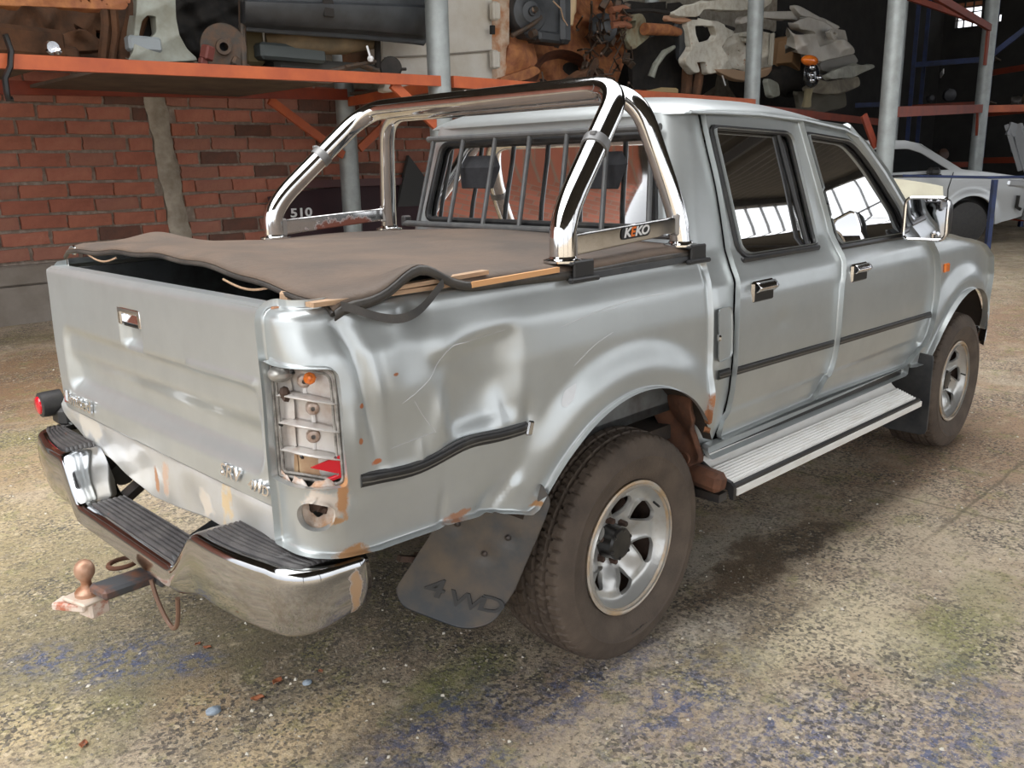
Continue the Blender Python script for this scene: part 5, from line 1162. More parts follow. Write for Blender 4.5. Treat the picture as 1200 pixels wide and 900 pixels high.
def lump(name_, c, s, m, par, seed=0, n=18, sq=3.0):
    r = np.random.default_rng(seed); ph = r.uniform(0, 6, 4); c = Vector(c)
    def fn(u, v):
        a = 2*PI*u; b_ = PI*(v-.5)*.995; d = np.array([math.cos(a)*math.cos(b_), math.sin(a)*math.cos(b_), math.sin(b_)]); e = (np.abs(d)**sq).sum()**(-1/sq)
        k = 1+.10*math.sin(3*a+ph[0]+2*b_)+.07*math.sin(5*b_+ph[1]-2*a)+.05*math.sin(7*a+ph[2]); return tuple(np.array(c)+d*e*np.array(s)*k)
    return MB().grid(n, n//2+2, fn, True).build(name_, m, par, angle=50)
# A: rusty brown shell at the far left
wa = thing('car_shell', 'rust-brown stripped car shell on the rack at the top left corner', 'car wreck', (1.8, 6.2, 2.45))
cr('floor_pan', [(-20, -30), (150, -30), (148, 72), (-20, 64)], 6.7, RB, wa, .06, 3, cell=5, holes=[[(112, 34), (124, 36), (123, 48), (112, 46)]])
cr('cross_member', [(-15, -12), (150, -12), (153, 2), (146, 11), (100, 9), (-15, 5)], 5.5, RL, wa, .01, 5, [[(92, 0), (97, 0), (96, 4)], [(101, -2), (107, -1), (107, 4), (103, 2)], [(116, -2), (122, -1), (120, 3)], [(123, 3), (127, 4), (125, 7)], [(146, 1), (150, 2), (148, 5)]], .08, 2.0, fil=1)
MB().tube([at(165, -8, 5.9), at(164, 6, 5.9), at(158, 30, 6.0), at(152, 62, 6.1), at(150, 75, 6.1)], [.11, .10, .09, .11, .10], 14).build('filler_pipe', RB, wa)
MB().tube([at(122, -10, 6.2), at(125, 30, 6.2), at(121, 70, 6.2)], .05, 8).tube([at(132, -10, 6.1), at(136, 40, 6.1), at(131, 74, 6.1)], .035, 8).build('strut', RB, wa)
cr('spring_mount', [(60, 48), (80, 38), (100, 35), (115, 45), (116, 58), (70, 60)], 6.3, RB, wa, .04, 6, cell=3)
MB().box(at(0, 50, 6.2), (.9, .5, .25), (0, 0, .2), bev=.04).box(at(40, 60, 6.3), (.6, .5, .12), (0, .1, 0), bev=.03).build('sill_box', RB, wa)
MB().lathe([(.0, -.03), (.05, -.03), (.06, 0), (.03, .03)], at(61, 56, 5.9), (0, 1, 0), 14).lathe([(.0, -.03), (.03, -.02), (.03, .03)], at(67, 60, 5.85), (0, 1, 0), 10).build('shiny_fitting', M['chrome'], wa)
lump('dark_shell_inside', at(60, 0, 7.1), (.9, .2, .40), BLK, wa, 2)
# B: pale green body with dark bumper
wb = thing('car_shell', 'pale green car body with bare brake disc and dark grey bumper on the rack', 'car wreck', (3.8, 6.2, 2.45))
cr('rear_quarter', [(163, -25), (208, -25), (205, -5), (206, 22), (210, 42), (219, 58), (232, 70), (160, 74), (150, 71), (157, 60)], 5.75, PGR, wb, .012, 8, [[(166, 24), (173, 17), (184, 19), (184, 38), (176, 46), (162, 44)]], .12, 2.5)
cr('lamp_cavity', [(160, 15), (190, 15), (188, 50), (158, 50)], 5.95, BLK, wb, .01, 9, cell=4)
MB().box(at(168, 52, 5.80), (.30, .12, .13), (0, 0, 0), bev=.02).build('bumper_end', pm('grey_patch', (.30, .33, .34), .5), wb)
cr('wheel_well', [(200, -25), (300, -25), (300, 70), (235, 74), (212, 60), (203, 30)], 6.5, BLK, wb, .05, 10, cell=4)
ds = at(262, 55, 5.75)
MB().lathe([(.04, -.05), (.07, -.05), (.075, .0), (.21, .0), (.215, .012), (.215, .03), (.05, .05)], ds, (.45, 1, .1), 32).build('brake_disc', GRM, wb)
MB().box(ds+Vector((.12, .02, .08)), (.12, .1, .20), (.2, .3, .3), bev=.02).box(ds+Vector((.16, -.02, -.16)), (.22, .06, .10), (.1, .5, .1), bev=.02).build('brake_caliper', GRM, wb)
MB().tube([at(285, -20, 5.7), at(284, 40, 5.7), at(286, 78, 5.7)], [.05, .035, .03], 10).lathe([(.02, -.02), (.05, -.02), (.05, .02), (.02, .02)], at(288, 84, 5.65), (0, 1, 0), 14).build('damper', GRM, wb)
MB().box(at(243, 62, 5.6), (.10, .10, .13), (.2, .2, .3), bev=.015).box(at(238, 72, 5.62), (.07, .07, .06), (.1, .2, .1), bev=.01).build('hub_bracket', pm('dull_red', (.16, .04, .03), .6), wb)
def bmpf(u, v):
    px = 282+232*u; top = -25; low = np.interp(u, [0, .2, .6, .88, .93, 1], [36, 40, 46, 52, 54, 22]); py = top+(low-top)*v
    bulge = .30*math.sin(PI*min(1, .15+v*.95))**.6; p = at(px, py, 5.55+.25*(1-math.sin(PI*min(1, u*.98))**.3)-bulge*.6-.06*(1 if .42 < v < .85 else 0)); return tuple(p)
solidify(MB().grid(40, 26, bmpf).build('bumper', DG, wb, angle=30), .01, 0)
MB().box(at(385, 10, 5.33), (.12, .03, .16), (0, 0, 0), bev=.01).build('bumper_slot', BLK, wb)
MB().tube([at(312, 50, 5.9), at(340, 48, 5.8), at(400, 50, 5.75), at(440, 50, 5.9)], [.09, .13, .12, .06], 12).build('foam_bar', FOAM, wb)
MB().box(at(293, 56, 5.95), (.22, .2, .34), (0, 0, 0), bev=.03).build('rubber_block', pm('olive_block', (.12, .09, .04), .8), wb)
MB().box(at(385, 82, 6.0), (1.5, .4, .15), (0, 0, 0), bev=.05).build('chassis_rail', pm('dusty_sill', (.05, .048, .042), .8), wb)
MB().box(at(340, 63, 5.8), (.75, .2, .16), (0, 0, .0), bev=.03).build('grey_cross_tube', pm('dark_teal_grey', (.06, .07, .068), .6), wb)
MB().lathe([(.0, -.07), (.10, -.065), (.115, -.04), (.115, .03), (.09, .05)], at(458, 80, 5.3), (.75, 1, 0), 24, True).tube([at(470, 81, 5.2), at(476, 81, 5.15)], .015, 8).build('rear_brake_drum', BLK, wb)
MB().tube([at(430, 54, 5.5), at(434, 68, 5.45)], .012, 6).ball(at(434, 69, 5.43), .035, 8).build('white_clip', M['white'], wb)
MB().tube([at(300, 92, 5.5), at(370, 88, 5.5), at(420, 76, 5.6), at(445, 84, 5.6)], .03, 8).tube([at(405, 78, 5.4), at(440, 72, 5.5)], .018, 6).tube([at(410, 92, 5.4), at(448, 88, 5.4)], .02, 6).build('axle_arm', GRM, wb)
MB().tube([at(442, 45, 5.8), at(443, 80, 5.8)], .035, 8).build('damper', BLK, wb)
cr('inner_wing', [(405, 48), (450, 48), (452, 80), (402, 80)], 6.6, RB, wb, .03, 12, cell=5)
# C: white shell with door and rusty front bay
wc = thing('car_shell', 'white car shell with closed door and rusty open engine bay on the middle rack', 'car wreck', (7.6, 6.3, 2.5))
cr('door', [(448, -30), (576, -30), (576, 60), (576, 98), (450, 96), (449, 60)], 6.1, WD, wc, .004, 13, depth=.25, cell=6)
MB().tube([at(450, 68, 6.08), at(520, 64, 6.08), at(576, 59, 6.08)], .010, 6).build('door_crease', pm('crease_dark', (.25, .22, .18), .6), wc)
cr('sill_panel', [(450, 99), (577, 97), (577, 104), (450, 107)], 6.1, WD, wc, .003, 14, cell=3)
cr('hinge_pillar', [(577, -30), (597, -30), (596, 60), (590, 100), (577, 103)], 6.15, pm('rusting_white', (.62, .50, .38), .6, 0, (.44, .18, .07), 3.5, lo=.40, hi=.6, bump=.1), wc, .02, 15, depth=.2)
for yy in (13, 70): MB().box(at(579, yy, 6.02), (.10, .10, .22), (0, 0, 0), bev=.02).tube([at(583, yy-9, 6.0), at(583, yy+9, 6.0)], .035, 8).build('door_hinge', WD, wc)
MB().tube([at(577, 30, 6.0), at(577, 40, 6.0)], .035, 8).build('door_check', BLK, wc)
cr('bulkhead', [(594, -30), (700, -30), (735, 60), (722, 100), (588, 103), (592, 40)], 6.6, RL, wc, .06, 16, cell=4)
cr('footwell', [(590, 92), (600, 40), (612, 38), (624, 48), (630, 72), (618, 84), (596, 95)], 6.15, RL, wc, .05, 17, cell=3, depth=.4)
cr('footwell_lip', [(586, 92), (628, 78), (634, 84), (620, 92), (588, 100)], 6.05, RL, wc, .015, 18, cell=3)
ar = MB()
def arf(u, v):
    a = PI*(.02+.96*u); k = .62+.38*v; q = at(660+45*math.cos(a)*k-2, 108-50*math.sin(a)*k, 6.3+.5*(1-v)); return tuple(q)
ar.grid(26, 6, arf); ar.build('wheel_tub', pm('rust_tub', (.19, .07, .035), .85, 0, (.09, .035, .022), 6, bump=.3), wc)
cr('tub_flange', [(655, 100), (688, 84), (700, 66), (702, 74), (690, 96), (670, 106)], 6.1, RB, wc, .02, 19, cell=2.5)
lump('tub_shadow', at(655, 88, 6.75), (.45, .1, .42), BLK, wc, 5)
fb_ = MB().box(at(628, 20, 6.15), (.66, .35, .62), (.05, .05, .0), bev=.05); fb_.box(at(655, 22, 6.05), (.22, .3, .66), (0, 0, .1), bev=.05); fb_.box(at(640, 45, 6.1), (.55, .3, .14), (0, .0, 0), bev=.03)
fb_.build('heater_box', DG, wc)
MB().lathe([(.0, -.06), (.05, -.06), (.06, -.03), (.13, -.02), (.15, .0), (.24, .02), (.26, .05), (.27, .2)], at(622, 14, 5.98), (.3, 1, 0), 28).build('blower_motor', DG, wc)
MB().lathe([(.0, -.09), (.035, -.09), (.05, -.06), (.05, .0)], at(624, 12, 5.96), (.3, 1, 0), 16).build('motor_hub', M['chrome_old'], wc)
MB().tube([at(600, 42, 6.0), at(622, 30, 5.95), at(634, 20, 5.95)], .03, 8).tube([at(622, 40, 5.9), at(627, 38, 5.9)], .05, 8).build('hose', GRM, wc)
MB().tube([at(669, -20, 6.1), at(668, 14, 6.1), at(667, 17, 6.1), at(667, 30, 6.1)], [.085, .085, .075, .05], 14).build('fluid_bottle', pm('amber_bottle', (.62, .45, .25), .35), wc)
MB().tube([at(648, 1, 5.9), at(657, 10, 5.85), at(660, 22, 5.9), at(665, 30, 5.9)], .010, 6).build('pale_cable', M['wood'], wc)
MB().lathe([(.0, -.06), (.06, -.06), (.18, -.03), (.21, .0), (.21, .06), (.15, .10)], at(707, 33, 6.2), (.7, 1, 0), 28).build('brake_servo', DG, wc)
for k in range(3): MB().tube([at(716, 12+9*k, 6.1), at(730, 10+9*k, 6.1), at(738, 13+9*k, 6.15)], [.05, .055, .04], 10).build('master_cylinder', pm('rust_pipe_%d' % k, (.33, .13, .07), .7), wc)
r = random.Random(9)
b = MB()
for k in range(34):
    x = r.uniform(680, 742); y = r.uniform(5, 100); q = [at(x, y, r.uniform(5.9, 6.3))]
    for j in range(4): x += r.uniform(-9, 9); y += r.uniform(-4, 16); q.append(at(x, min(y, 106), r.uniform(5.9, 6.3)))
    b.tube(q, r.uniform(.008, .02), 5)
tag(b.build('loose_wiring', GRM, wc), 'tangle of greasy wires and hoses', kind='stuff')
b = MB()
for k in range(16): b.box(at(r.uniform(682, 740), r.uniform(0, 100), r.uniform(6.1, 6.5)), (r.uniform(.05, .22), .1, r.uniform(.05, .2)), (r.random(), r.random(), r.random()), bev=.01)
tag(b.build('engine_clutter', GRM, wc), 'greasy small engine bay pieces', kind='stuff')
MB().tube([at(635, 84, 6.0), at(637, 96, 6.0), at(636, 106, 6.0)], .012, 6).build('hanging_cable', GRM, wc)
MB().tube([at(577, 105, 5.9), at(605, 98, 5.85), at(620, 101, 5.85), at(632, 101, 5.85)], [.02, .045, .03, .02], 6).build('steel_rod', pm('tan_rod', (.28, .21, .12), .7), wc)
lump('dark_filler', at(700, 60, 7.2), (.9, .2, 1.0), BLK, wc, 7)  # black mass added behind the shell, stands in for shade over the wall
# D: wing apron, arch liner and white radiator support
wd = thing('car_front_end', 'crumpled white radiator support with greenish wing apron and black arch liner, middle rack', 'car wreck', (10.6, 6.3, 2.5))
cr('wing_apron', [(733, 20), (752, 16), (757, 24), (754, 38), (762, 42), (752, 50), (742, 58), (735, 45)], 6.2, pm('greenish_primer', (.30, .31, .22), .6, 0, (.22, .16, .09), 8), wd, .02, 22, [[(738, 24), (747, 23), (746, 33), (738, 36)]], cell=2.5)
cr('arch_liner', [(744, 60), (757, 46), (776, 40), (796, 44), (802, 70), (800, 106), (742, 106)], 6.5, BLK, wd, .03, 23, cell=4)
MB().tube([at(790, 55, 6.2), at(778, 62, 6.15), at(768, 76, 6.15), at(763, 90, 6.2)], [.03, .05, .05, .06], 8).build('torn_flange', PGR, wd)
MB().tube([at(755, 34, 6.1), at(782, 35, 6.1), at(796, 38, 6.1)], [.09, .085, .06], 12).build('rusty_hose', RL, wd)
cr('side_member', [(796, 26), (810, 24), (812, 60), (806, 70), (798, 68)], 6.1, DG, wd, .02, 24, cell=2.5)
MB().tube([at(732, 13, 6.0), at(762, 12, 6.0), at(800, 18, 6.0), at(832, 26, 6.0), at(860, 34, 6.0)], .03, 6).build('bonnet_edge', BLK, wd)
cr('slam_panel', [(783, 19), (815, 21), (816, 24), (800, 25), (783, 24)], 6.0, pm('pinkish_rust', (.48, .27, .17), .6), wd, .01, 25, cell=2)
cr('radiator_support', [(806, 27), (815, 22), (842, 26), (858, 34), (860, 40), (852, 44), (845, 55), (852, 66), (858, 80), (830, 86), (828, 72), (816, 72), (820, 84), (814, 84), (805, 74), (804, 68), (812, 58), (809, 40)], 5.95, WCR, wd, .03, 26, [[(814, 29), (838, 30), (841, 42), (836, 50), (819, 51), (815, 40)]], .12, 1.8, fil=2)
cr('front_rail', [(850, 42), (885, 36), (905, 40), (905, 78), (880, 86), (858, 78), (848, 60)], 6.05, WCR, wd, .04, 27, [[(864, 58), (868, 58), (868, 62), (864, 62)], [(872, 48), (888, 50), (886, 56), (872, 54)]], .1, 2.2)
cr('chassis_leg', [(838, 82), (862, 92), (880, 94), (900, 88), (906, 78), (898, 82), (880, 86), (860, 82)], 5.95, pm('tan_rust', (.36, .24, .15), .7), wd, .02, 28, cell=2.2)
pbk = pm('pale_bracket', (.42, .40, .34), .5, .2)
for c_, d_, r_ in ((at(880, 50, 5.95), (.5, .08, .05), (0, .1, 0)), (at(878, 42, 5.95), (.6, .06, .05), (0, -.05, 0)), (at(904, 58, 5.95), (.05, .08, .55), (0, .05, 0))): MB().box(c_, d_, r_, bev=.01).build('bracket_rail', pbk, wd)
cr('bonnet', [(790, 14), (815, 5), (845, 0), (880, -3), (905, -2), (903, 4), (892, 10), (860, 11), (825, 10), (818, 19), (793, 18)], 5.9, WCR, wd, .02, 29, cell=2.2)
MB().box(at(818, 95, 6.2), (.14, .14, .60), (.1, .1, .2), bev=.03).box(at(805, 92, 6.3), (.20, .14, .55), (0, .1, .2), bev=.03).build('suspension_leg', RB, wd)
MB().tube([at(846, 87, 6.0), at(850, 100, 6.0)], .012, 5).build('white_rod', M['white'], wd)
MB().tube([at(740, 112, 5.9), at(775, 106, 5.85), at(792, 107, 5.85)], [.02, .045, .05], 6).build('steel_rod', pm('tan_rod2', (.34, .25, .12), .7), wd)
lump('dark_filler', at(780, 60, 7.2), (1.6, .15, .7), BLK, wd, 8)  # added black filler, hides the lit wall so the gap reads dark
# E: pale hatchback front with orange indicator
we = thing('car_front_end', 'off-white hatchback front with orange indicator and smashed bumper above the cab roof', 'car wreck', (14.0, 6.3, 2.5))
WE_ = pm('off_white_e', (.52, .50, .46), .4, .05, (.42, .39, .34), 4, rust=.75)
cr('roof_edge', [(868, 22), (890, 14), (935, 14), (965, 22), (985, 32), (975, 36), (930, 22), (890, 20), (868, 28)], 6.0, WE_, we, .01, 31, cell=2.2)
cr('front_pillar', [(930, 6), (938, 8), (970, 26), (964, 28), (938, 16)], 5.9, WE_, we, .01, 32, cell=2)
cr('wing', [(936, 24), (948, 20), (966, 26), (978, 34), (990, 46), (972, 54), (960, 56), (956, 36), (946, 34), (938, 34)], 5.75, WE_, we, .03, 33, cell=2, depth=.2)
cr('bonnet', [(930, 42), (956, 40), (960, 56), (990, 46), (1000, 56), (1002, 62), (985, 66), (962, 71), (950, 65), (936, 62)], 5.5, WE_, we, .03, 34, cell=2, depth=.25)
cr('scoop', [(974, 34), (990, 36), (993, 48), (984, 52), (976, 44)], 5.6, WE_, we, .03, 35, [[(976, 36), (982, 38), (982, 44), (977, 41)]], cell=1.6, fil=1)
MB().ball(at(949, 71, 5.30), .15, 16, (1.9, .6, .62)).build('indicator', M['amber'], we)
lp = MB().ball(at(951, 88, 5.32), .18, 16, (1.6, .5, 1.2)).build('headlamp', pm('dark_lamp', (.02, .022, .025), .1, .2, coat=.6), we)
for px_, py_ in ((952, 79), (951, 88), (952, 94), (960, 91)): MB().ball(at(px_, py_, 5.16), .06, 10, (1.6, .6, .8)).build('lamp_reflector', M['chrome'], lp)
cr('grille_panel', [(962, 72), (1000, 63), (1006, 72), (975, 84), (964, 82)], 5.6, pm('dirty_grey', (.22, .21, .19), .6), we, .02, 36, cell=2)
cr('bumper', [(968, 88), (990, 78), (1003, 78), (1022, 76), (1026, 78), (1014, 83), (1000, 90), (975, 92)], 5.35, pm('bent_bumper', (.34, .34, .29), .5, 0, (.22, .22, .19), 8), we, .04, 37, cell=1.8)
cr('lower_bumper', [(946, 104), (965, 97), (1006, 90), (1008, 100), (985, 108), (968, 110), (948, 107)], 5.45, pm('muddy_bumper', (.21, .19, .14), .75, 0, (.13, .11, .085), 6, bump=.3), we, .05, 38, cell=2.2)
cr('undertray', [(935, 108), (990, 108), (992, 124), (960, 132), (940, 128)], 5.9, pm('muddy_tray', (.11, .10, .075), .8), we, .04, 39, cell=2.5)
MB().tube([at(948, 104, 5.4), at(946, 116, 5.42), at(945, 124, 5.45)], [.08, .07, .09], 8).build('tow_strut', pm('muddy_strut', (.20, .17, .10), .8), we)
MB().box(at(925, 66, 6.1), (.55, .3, .40), (0, .2, .2), bev=.01).box(at(918, 60, 6.2), (.3, .3, .5), (0, -.2, .1), bev=.01).build('cardboard_box', CRD, we, smooth=False)
cr('inner_wing', [(900, 92), (912, 98), (914, 112), (904, 112)], 5.9, PGR, we, .02, 40, cell=2)
lump('dark_filler', at(915, 90, 7.2), (1.8, .15, .8), BLK, we, 9)  # another added black mass, darkness by colour in front of the wall
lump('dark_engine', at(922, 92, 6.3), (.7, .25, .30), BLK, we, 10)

# maroon panel with white figures leaning on the brick wall
mr = pm('maroon_panel', (.045, .018, .022), .35, 0, (.03, .015, .018), 3)
lp_ = thing('car_bonnet', 'dark maroon bonnet leaning on the brick wall behind the roll bar, white figures on it', 'car part', (5.9, 7.75, 0))
MB().grid(20, 10, lambda u, v: (4.95+2.9*u, 7.55+.34*v+.05*math.sin(PI*u), 1.22*v+.10*math.sin(PI*u)*v)).build('panel', mr, lp_)
MB().box((6.5, 7.88, 1.36), (2.4, .02, .10)).build('back_edge', pm('maroon_edge', (.10, .04, .04), .5), lp_, smooth=False)
text('painted_figures', '510', frame((5.34, 7.76, 1.0), (1, .02, 0), (0, -1, .3)), .16, .002, M['white'], lp_, .15, 1.4, .004)
MB().add([(7.0, 7.84, 1.0), (7.9, 7.84, 1.0), (7.25, 7.84, 1.72), (7.0, 7.90, 1.0), (7.9, 7.90, 1.0), (7.25, 7.90, 1.72)], [(0, 1, 2), (5, 4, 3), (0, 3, 4, 1), (1, 4, 5, 2), (2, 5, 3, 0)]).build('leaning_flap', pm('slate_flap', (.05, .05, .05), .6), lp_, smooth=False)

# ================================================================== PARKED CARS AND RIGHT RACKS
def parked_pickup():
    t_ = thing('pickup_truck', 'silver parked pickup under the right-hand racks, seen from its side', 'truck')
    O = Vector(atd(1136, 262, 15.3)); O.z = 0; t_.location = O
    dr = Vector((math.cos(math.radians(-42)), math.sin(math.radians(-42)), 0)); df = Vector((-dr.y, dr.x, 0))
    sp = pm('parked_silver', (.47, .49, .50), .35, .4, coat=.3)
    def W_(a, z, k=0): return O+dr*a+df*k+Vector((0, 0, z))
    def sf(k=0.0):
        def f(U, V):
            U = np.asarray(U, float); V = np.asarray(V, float); d = k+.16*sstep(1.15, 1.85, V)+.03*sstep(1.0, .5, V)+.10*sstep(.6, 1.1, U)**2-.04*(1-sstep(.0, .14, np.hypot(U, V-.42)-.46))
            return np.array(O)[None, :]+np.outer(U, np.array(dr))+np.outer(d, np.array(df))+np.outer(V, np.array((0, 0, 1)))
        return f
    arc = [(.46*math.cos(a), .42+.46*math.sin(a)) for a in np.linspace(-.1, PI+.1, 20)]
    out = [(-3.3, .40), (-.6, .38)]+arc[::-1]+[(.62, .42), (1.0, .50), (1.06, .85), (1.02, 1.10), (.75, 1.19), (.2, 1.27), (-.22, 1.32), (-.60, 1.56), (-.92, 1.76), (-1.2, 1.825), (-2.3, 1.84), (-3.0, 1.80), (-3.3, 1.3)]
    wn = fillet([(-1.95, 1.70), (-1.15, 1.70), (-.92, 1.63), (-.42, 1.32), (-1.95, 1.27)], .05); wn2 = fillet([(-2.9, 1.68), (-2.05, 1.70), (-2.05, 1.27), (-2.9, 1.27)], .05)
    body = sheet('side_body', sp, t_, out, [wn, wn2], sf(), .03, .01, .05)
    cr_ = M['glass']
    for w_ in (wn, wn2): sheet('side_glass', pm('black_glass', (.008, .009, .01), .05, coat=.5) if 'bg' not in M else M['bg'], t_, w_, [], sf(.02), .06, .004, .01)
    top = [(1.02, 1.06), (.75, 1.18), (.2, 1.26), (-.22, 1.31)]
    def strip_(pp, name_, m, w0, w1, n=8):
        b = MB(); b.grid(len(pp), n, lambda u, v: tuple(W_(pp[int(round(u*(len(pp)-1)))][0], pp[int(round(u*(len(pp)-1)))][1]+.03*math.sin(PI*v), w0+(w1-w0)*v))); return b.build(name_, m, t_)
    strip_(top, 'bonnet', sp, .02, 1.70); strip_([(-.22, 1.31), (-.60, 1.55), (-.95, 1.76)], 'windscreen', pm('dark_screen', (.015, .016, .017), .08, coat=.5), .12, 1.60); strip_([(-.95, 1.77), (-1.3, 1.83), (-2.3, 1.84), (-3.0, 1.8)], 'roof', sp, .16, 1.55)
    strip_([(1.06, .42), (1.09, .75), (1.06, 1.07)], 'front_panel', sp, .10, 1.65)
    MB().box(W_(-.80, 1.30, -.12), (.22, .16, .15), (0, 0, math.radians(-42)), bev=.05).build('wing_mirror', M['trim'], t_)
    MB().box(W_(-1.45, 1.235, -.01), (1.7, .02, .045), (0, 0, math.radians(-42))).build('chrome_strip', M['chrome_old'], t_)
    MB().tube([W_(-2.03, .5, -.005), W_(-2.03, 1.26, -.005)], .008, 5).build('door_gap', M['trim'], t_); MB().tube([W_(-.42, .5, -.005), W_(-.45, 1.0, -.005), W_(-.38, 1.28, -.0)], .008, 5).build('door_gap', M['trim'], t_)
    MB().box(W_(.80, 1.06, .02), (.40, .08, .12), (0, .12, math.radians(-38)), bev=.03).build('headlamp', M['clear'], t_)
    MB().tube([W_(.82, .86, -.02), W_(.82, .66, .0), (W_(.90, .62, .0))], .03, 6).build('bumper_slot', M['black'], t_)
    for a in (0, -3.0): MB().lathe([(.0, -.02), (.2, -.02), (.25, -.01), (.36, 0), (.39, .05), (.39, .24)], W_(a, .40, .08), df, 28).build('wheel', M['rubber'], t_)
    MB().box(W_(-.9, .80, .9), (3.6, 1.4, .7), (0, 0, math.radians(-42))).build('body_core', M['black'], t_, smooth=False)
M['bg'] = pm('black_glass', (.008, .009, .01), .05, coat=.5)
parked_pickup()
def beige():
    t_ = thing('car', 'cream car with dusty brown bonnet between the silver pickup and the cab mirror', 'car')
    O = Vector(atd(1093, 240, 10.6)); O.z = 0; t_.location = O; c = pm('cream_paint', (.58, .56, .44), .4, .05, (.50, .47, .37), 4); du_ = pm('dusty_bonnet', (.30, .235, .18), .6, 0, (.38, .31, .24), 3)
    dr = Vector((math.cos(math.radians(-30)), math.sin(math.radians(-30)), 0)); df = Vector((-dr.y, dr.x, 0)); W_ = lambda a, z, k=0: O+dr*a+df*k+Vector((0, 0, z))
    # a runs forward (right), k across to the far side
    def bon(u, v): a = -1.4+1.42*u; k = -.10+1.5*v; return tuple(W_(a-.10*(2*v-1)**2, 1.36-.16*(a+1.4)/1.4*(.5+.5*(a+1.4)/1.4)-.02*abs(2*v-1)**3, k))
    MB().grid(16, 12, bon).build('bonnet', du_, t_)
    MB().grid(16, 6, lambda u, v: tuple(W_(-1.5+1.5*u, .55+(.80-.15*u*u)*v, -.14-.05*math.sin(PI*v)))).build('wing', c, t_)
    MB().grid(12, 8, lambda u, v: tuple(W_(.02+.07*math.sin(PI*v)-.12*(2*u-1)**2, .45+.74*v, -.12+1.5*u))).build('front_panel', c, t_)
    MB().box(W_(.06, 1.09, .60), (.05, .80, .12), (0, 0, math.radians(-30)), bev=.02).build('grille', M['trim'], t_)
    for k in (.0, 1.25): MB().box(W_(.0, 1.02, k), (.12, .34, .18), (0, -.1, math.radians(-45)), bev=.05).build('headlamp', M['clear'], t_)
    MB().box(W_(-2.9, .80, .6), (3.1, 1.46, .75), (0, 0, math.radians(-30)), bev=.12).build('body', c, t_)
    MB().add([W_(a, z, k) for a, z, k in ((-1.35, 1.15, 0), (-1.35, 1.15, 1.25), (-4.0, 1.15, 1.25), (-4.0, 1.15, 0), (-1.95, 1.52, .12), (-1.95, 1.52, 1.12), (-3.6, 1.52, 1.12), (-3.6, 1.52, .12))], [(0, 1, 5, 4), (1, 2, 6, 5), (2, 3, 7, 6), (3, 0, 4, 7)]).build('window_glass', M['bg'], t_, smooth=False)
    MB().box(W_(-2.78, 1.53, .62), (1.66, 1.02, .05), (0, 0, math.radians(-30)), bev=.02).build('roof', c, t_)
    for k in (-.02, 1.2):
        MB().lathe([(.0, -.1), (.2, -.1), (.31, -.08), (.32, .1), (0, .1)], W_(-.75, .32, k+.05), df, 20).build('wheel', M['rubber'], t_)
beige()
# blue railing
q0 = atd(1157, 290, 13.6); q0 = Vector((q0.x, q0.y, 0)); rl = thing('railing', 'thin blue steel post and rail in front of the parked silver pickup', 'railing', q0)
pt = atd(1161, 210, 13.6)
MB().box((q0.x, q0.y, pt.z/2), (.10, .06, pt.z), (0, 0, .7)).build('post', BLUE, rl, smooth=False); MB().tube([atd(1058, 206, 14.2), atd(1161, 208, 13.6), atd(1215, 207, 13.4)], .022, 6).build('rail', BLUE, rl)
# dark storage racks beyond
def rack(lab, px0, px1, d0, d1, rows, seed, m=BLUE):
    t_ = thing('storage_rack', lab, 'rack'); A1 = atd(px0, 200, d0); B1_ = atd(px1, 200, d1); A1.z = 0; B1_.z = 0; t_.location = A1; r = random.Random(seed)
    d = (B1_-A1); L = d.length; d.normalize(); nn = Vector((-d.y, d.x, 0)); nn = nn if nn.dot(Vector((1, 1, 0))) > 0 else -nn; yaw = math.atan2(d.y, d.x)
    for k in range(int(L/2.2)+1):
        for kk in (0, 1.1): MB().box(A1+d*2.2*k+nn*kk+Vector((0, 0, 2.9)), (.09, .07, 5.8), (0, 0, yaw)).build('upright', m, t_, smooth=False)
    for z in rows: MB().box((A1+B1_)/2+nn*.02+Vector((0, 0, z)), (L, .05, .12), (0, 0, yaw)).build('shelf_edge', ORD if r.random() < .6 else m, t_, smooth=False); MB().box((A1+B1_)/2+nn*.6+Vector((0, 0, z+.05)), (L, 1.1, .03), (0, 0, yaw)).build('shelf', BOARD, t_, smooth=False)
    return A1, d, nn, L
pmats = [pm('stored_part_%d' % i, c, .5, mt) for i, (c, mt) in enumerate((((.10, .09, .08), .4), ((.05, .05, .055), .2), ((.16, .12, .08), 0), ((.20, .20, .20), .5), ((.09, .05, .035), 0), ((.13, .12, .10), .2)))]
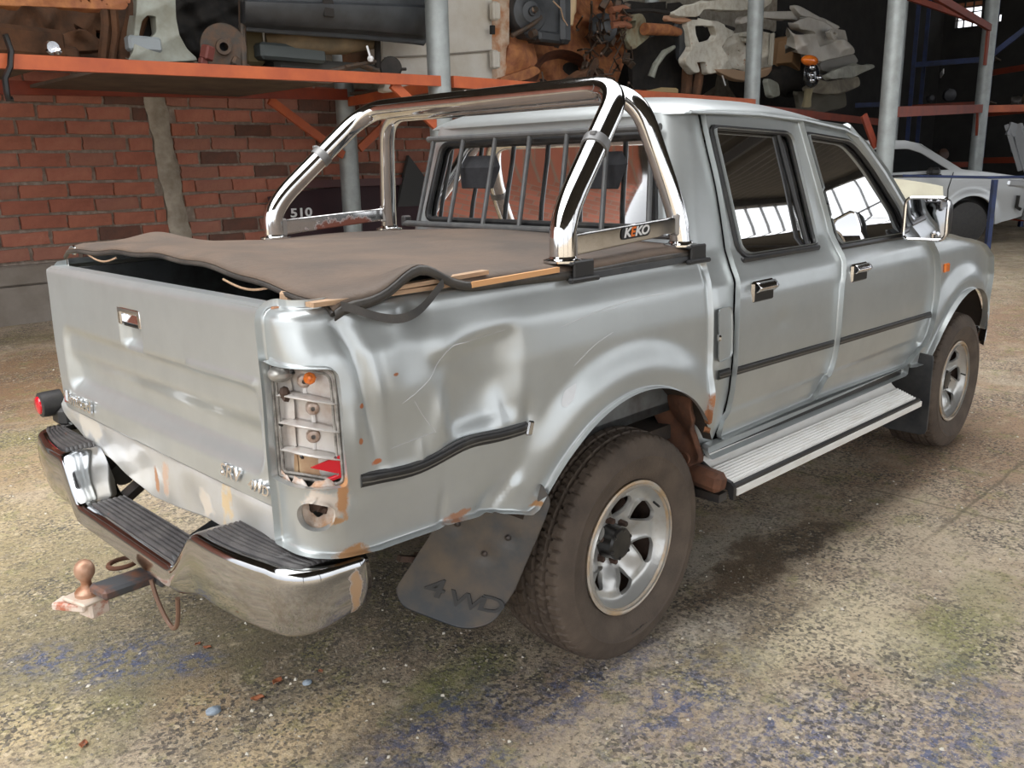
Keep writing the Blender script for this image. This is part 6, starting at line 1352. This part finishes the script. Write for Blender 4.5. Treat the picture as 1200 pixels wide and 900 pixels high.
def shelf_parts(R_, rows, step, seed, what):
    A1, d, nn, L = R_; r = random.Random(seed); names = ('bottom', 'middle', 'top'); nth = ('leftmost', 'second', 'third', 'fourth', 'fifth', 'sixth', 'seventh', 'eighth', 'ninth', 'tenth')
    hue = ('brown', 'charcoal', 'tan', 'grey', 'rust-brown', 'olive'); shp = ('lumpy', 'round', 'boxy', 'bent tubular')
    for ri, z in enumerate(rows):
        for k in range(min(10, int((L-.5)/step))):
            s = r.uniform(.10, .17); c = A1+d*(.35+step*k+r.uniform(-.03, .03))+nn*r.uniform(.35, .6)+Vector((0, 0, z+.09+s*.9)); kind = r.randrange(4); mi = r.randrange(6); m = pmats[mi]
            if kind == 0: o = lump('stored_part', c, (s*1.2, s, s*.8), m, None, r.randrange(99), 12, 4)
            elif kind == 1: o = MB().lathe([(.0, -.08), (s*.6, -.08), (s*.9, -.05), (s*.9, .06), (s*.3, .10)], c, (r.random(), 1, r.random()-.5), 16).build('stored_part', m)
            elif kind == 2: o = MB().box(c, (s*1.5, s, s*1.4), (r.random()*.3, r.random()*.3, r.random()*3), bev=.04).tube([c, c+Vector((s*.8, s*.5, s*.6))], .03, 8).build('stored_part', m)
            else: o = MB().tube([c+Vector((-s, 0, -s*.5)), c+Vector((0, .05, s*.4)), c+Vector((s, 0, -s*.4))], s*.3, 8).ball(c, s*.5, 10).build('stored_part', m)
            tag(o, '%s %s part, %s on the %s shelf of the %s' % (shp[kind], hue[mi], nth[k], names[ri], what), 'car part', 'car parts on the %s' % what)
R1 = rack('dark blue steel rack in the bay between the two right-hand columns', 1060, 1150, 22, 21, (.3, 1.35, 2.75, 3.75), 3)
shelf_parts(R1, (.33, 1.38, 2.78), .42, 5, 'rack between the columns')
R2 = rack('dark blue steel rack at the right edge of the photo', 1148, 1225, 19, 17, (.3, 1.45, 2.42, 3.25), 4)
shelf_parts(R2, (.33, 1.48, 2.45), .42, 6, 'rack at the right edge')
R3 = rack('dark steel rack behind the hatchback front', 890, 1030, 24, 23, (1.3, 2.9), 5)
MB_ = MB().tube([atd(1150, 74, 17.5), atd(1200, 35, 17.0), atd(1225, 15, 17)], .07, 4, sq=True); tag(MB_.build('rack_strut', BLUE, smooth=False), 'blue diagonal strut crossing the top right corner', 'strut')
tag(MB().tube([atd(1180, 146, 15.5), atd(1196, 200, 15.5)], .05, 4, sq=True).tube([atd(1192, 146, 15.5), atd(1206, 200, 15.5)], .10, 4, sq=True).box(atd(1196, 155, 15.5), (.5, .05, .22), (0, .3, -.7)).build('ladder', pm('grey_ladder', (.22, .23, .24), .5, .3), smooth=False), 'grey metal frame leaning behind the silver bonnet at the right edge', 'frame')
# glazed opening in the far wall
wn_ = MB()
tag(MB().box(atd(1104, 86, 20.5), (.35, .02, .12), (0, .2, .5)).build('white_tag', M['white'], smooth=False), 'small white tag hanging in the dark under the right racks', 'tag')
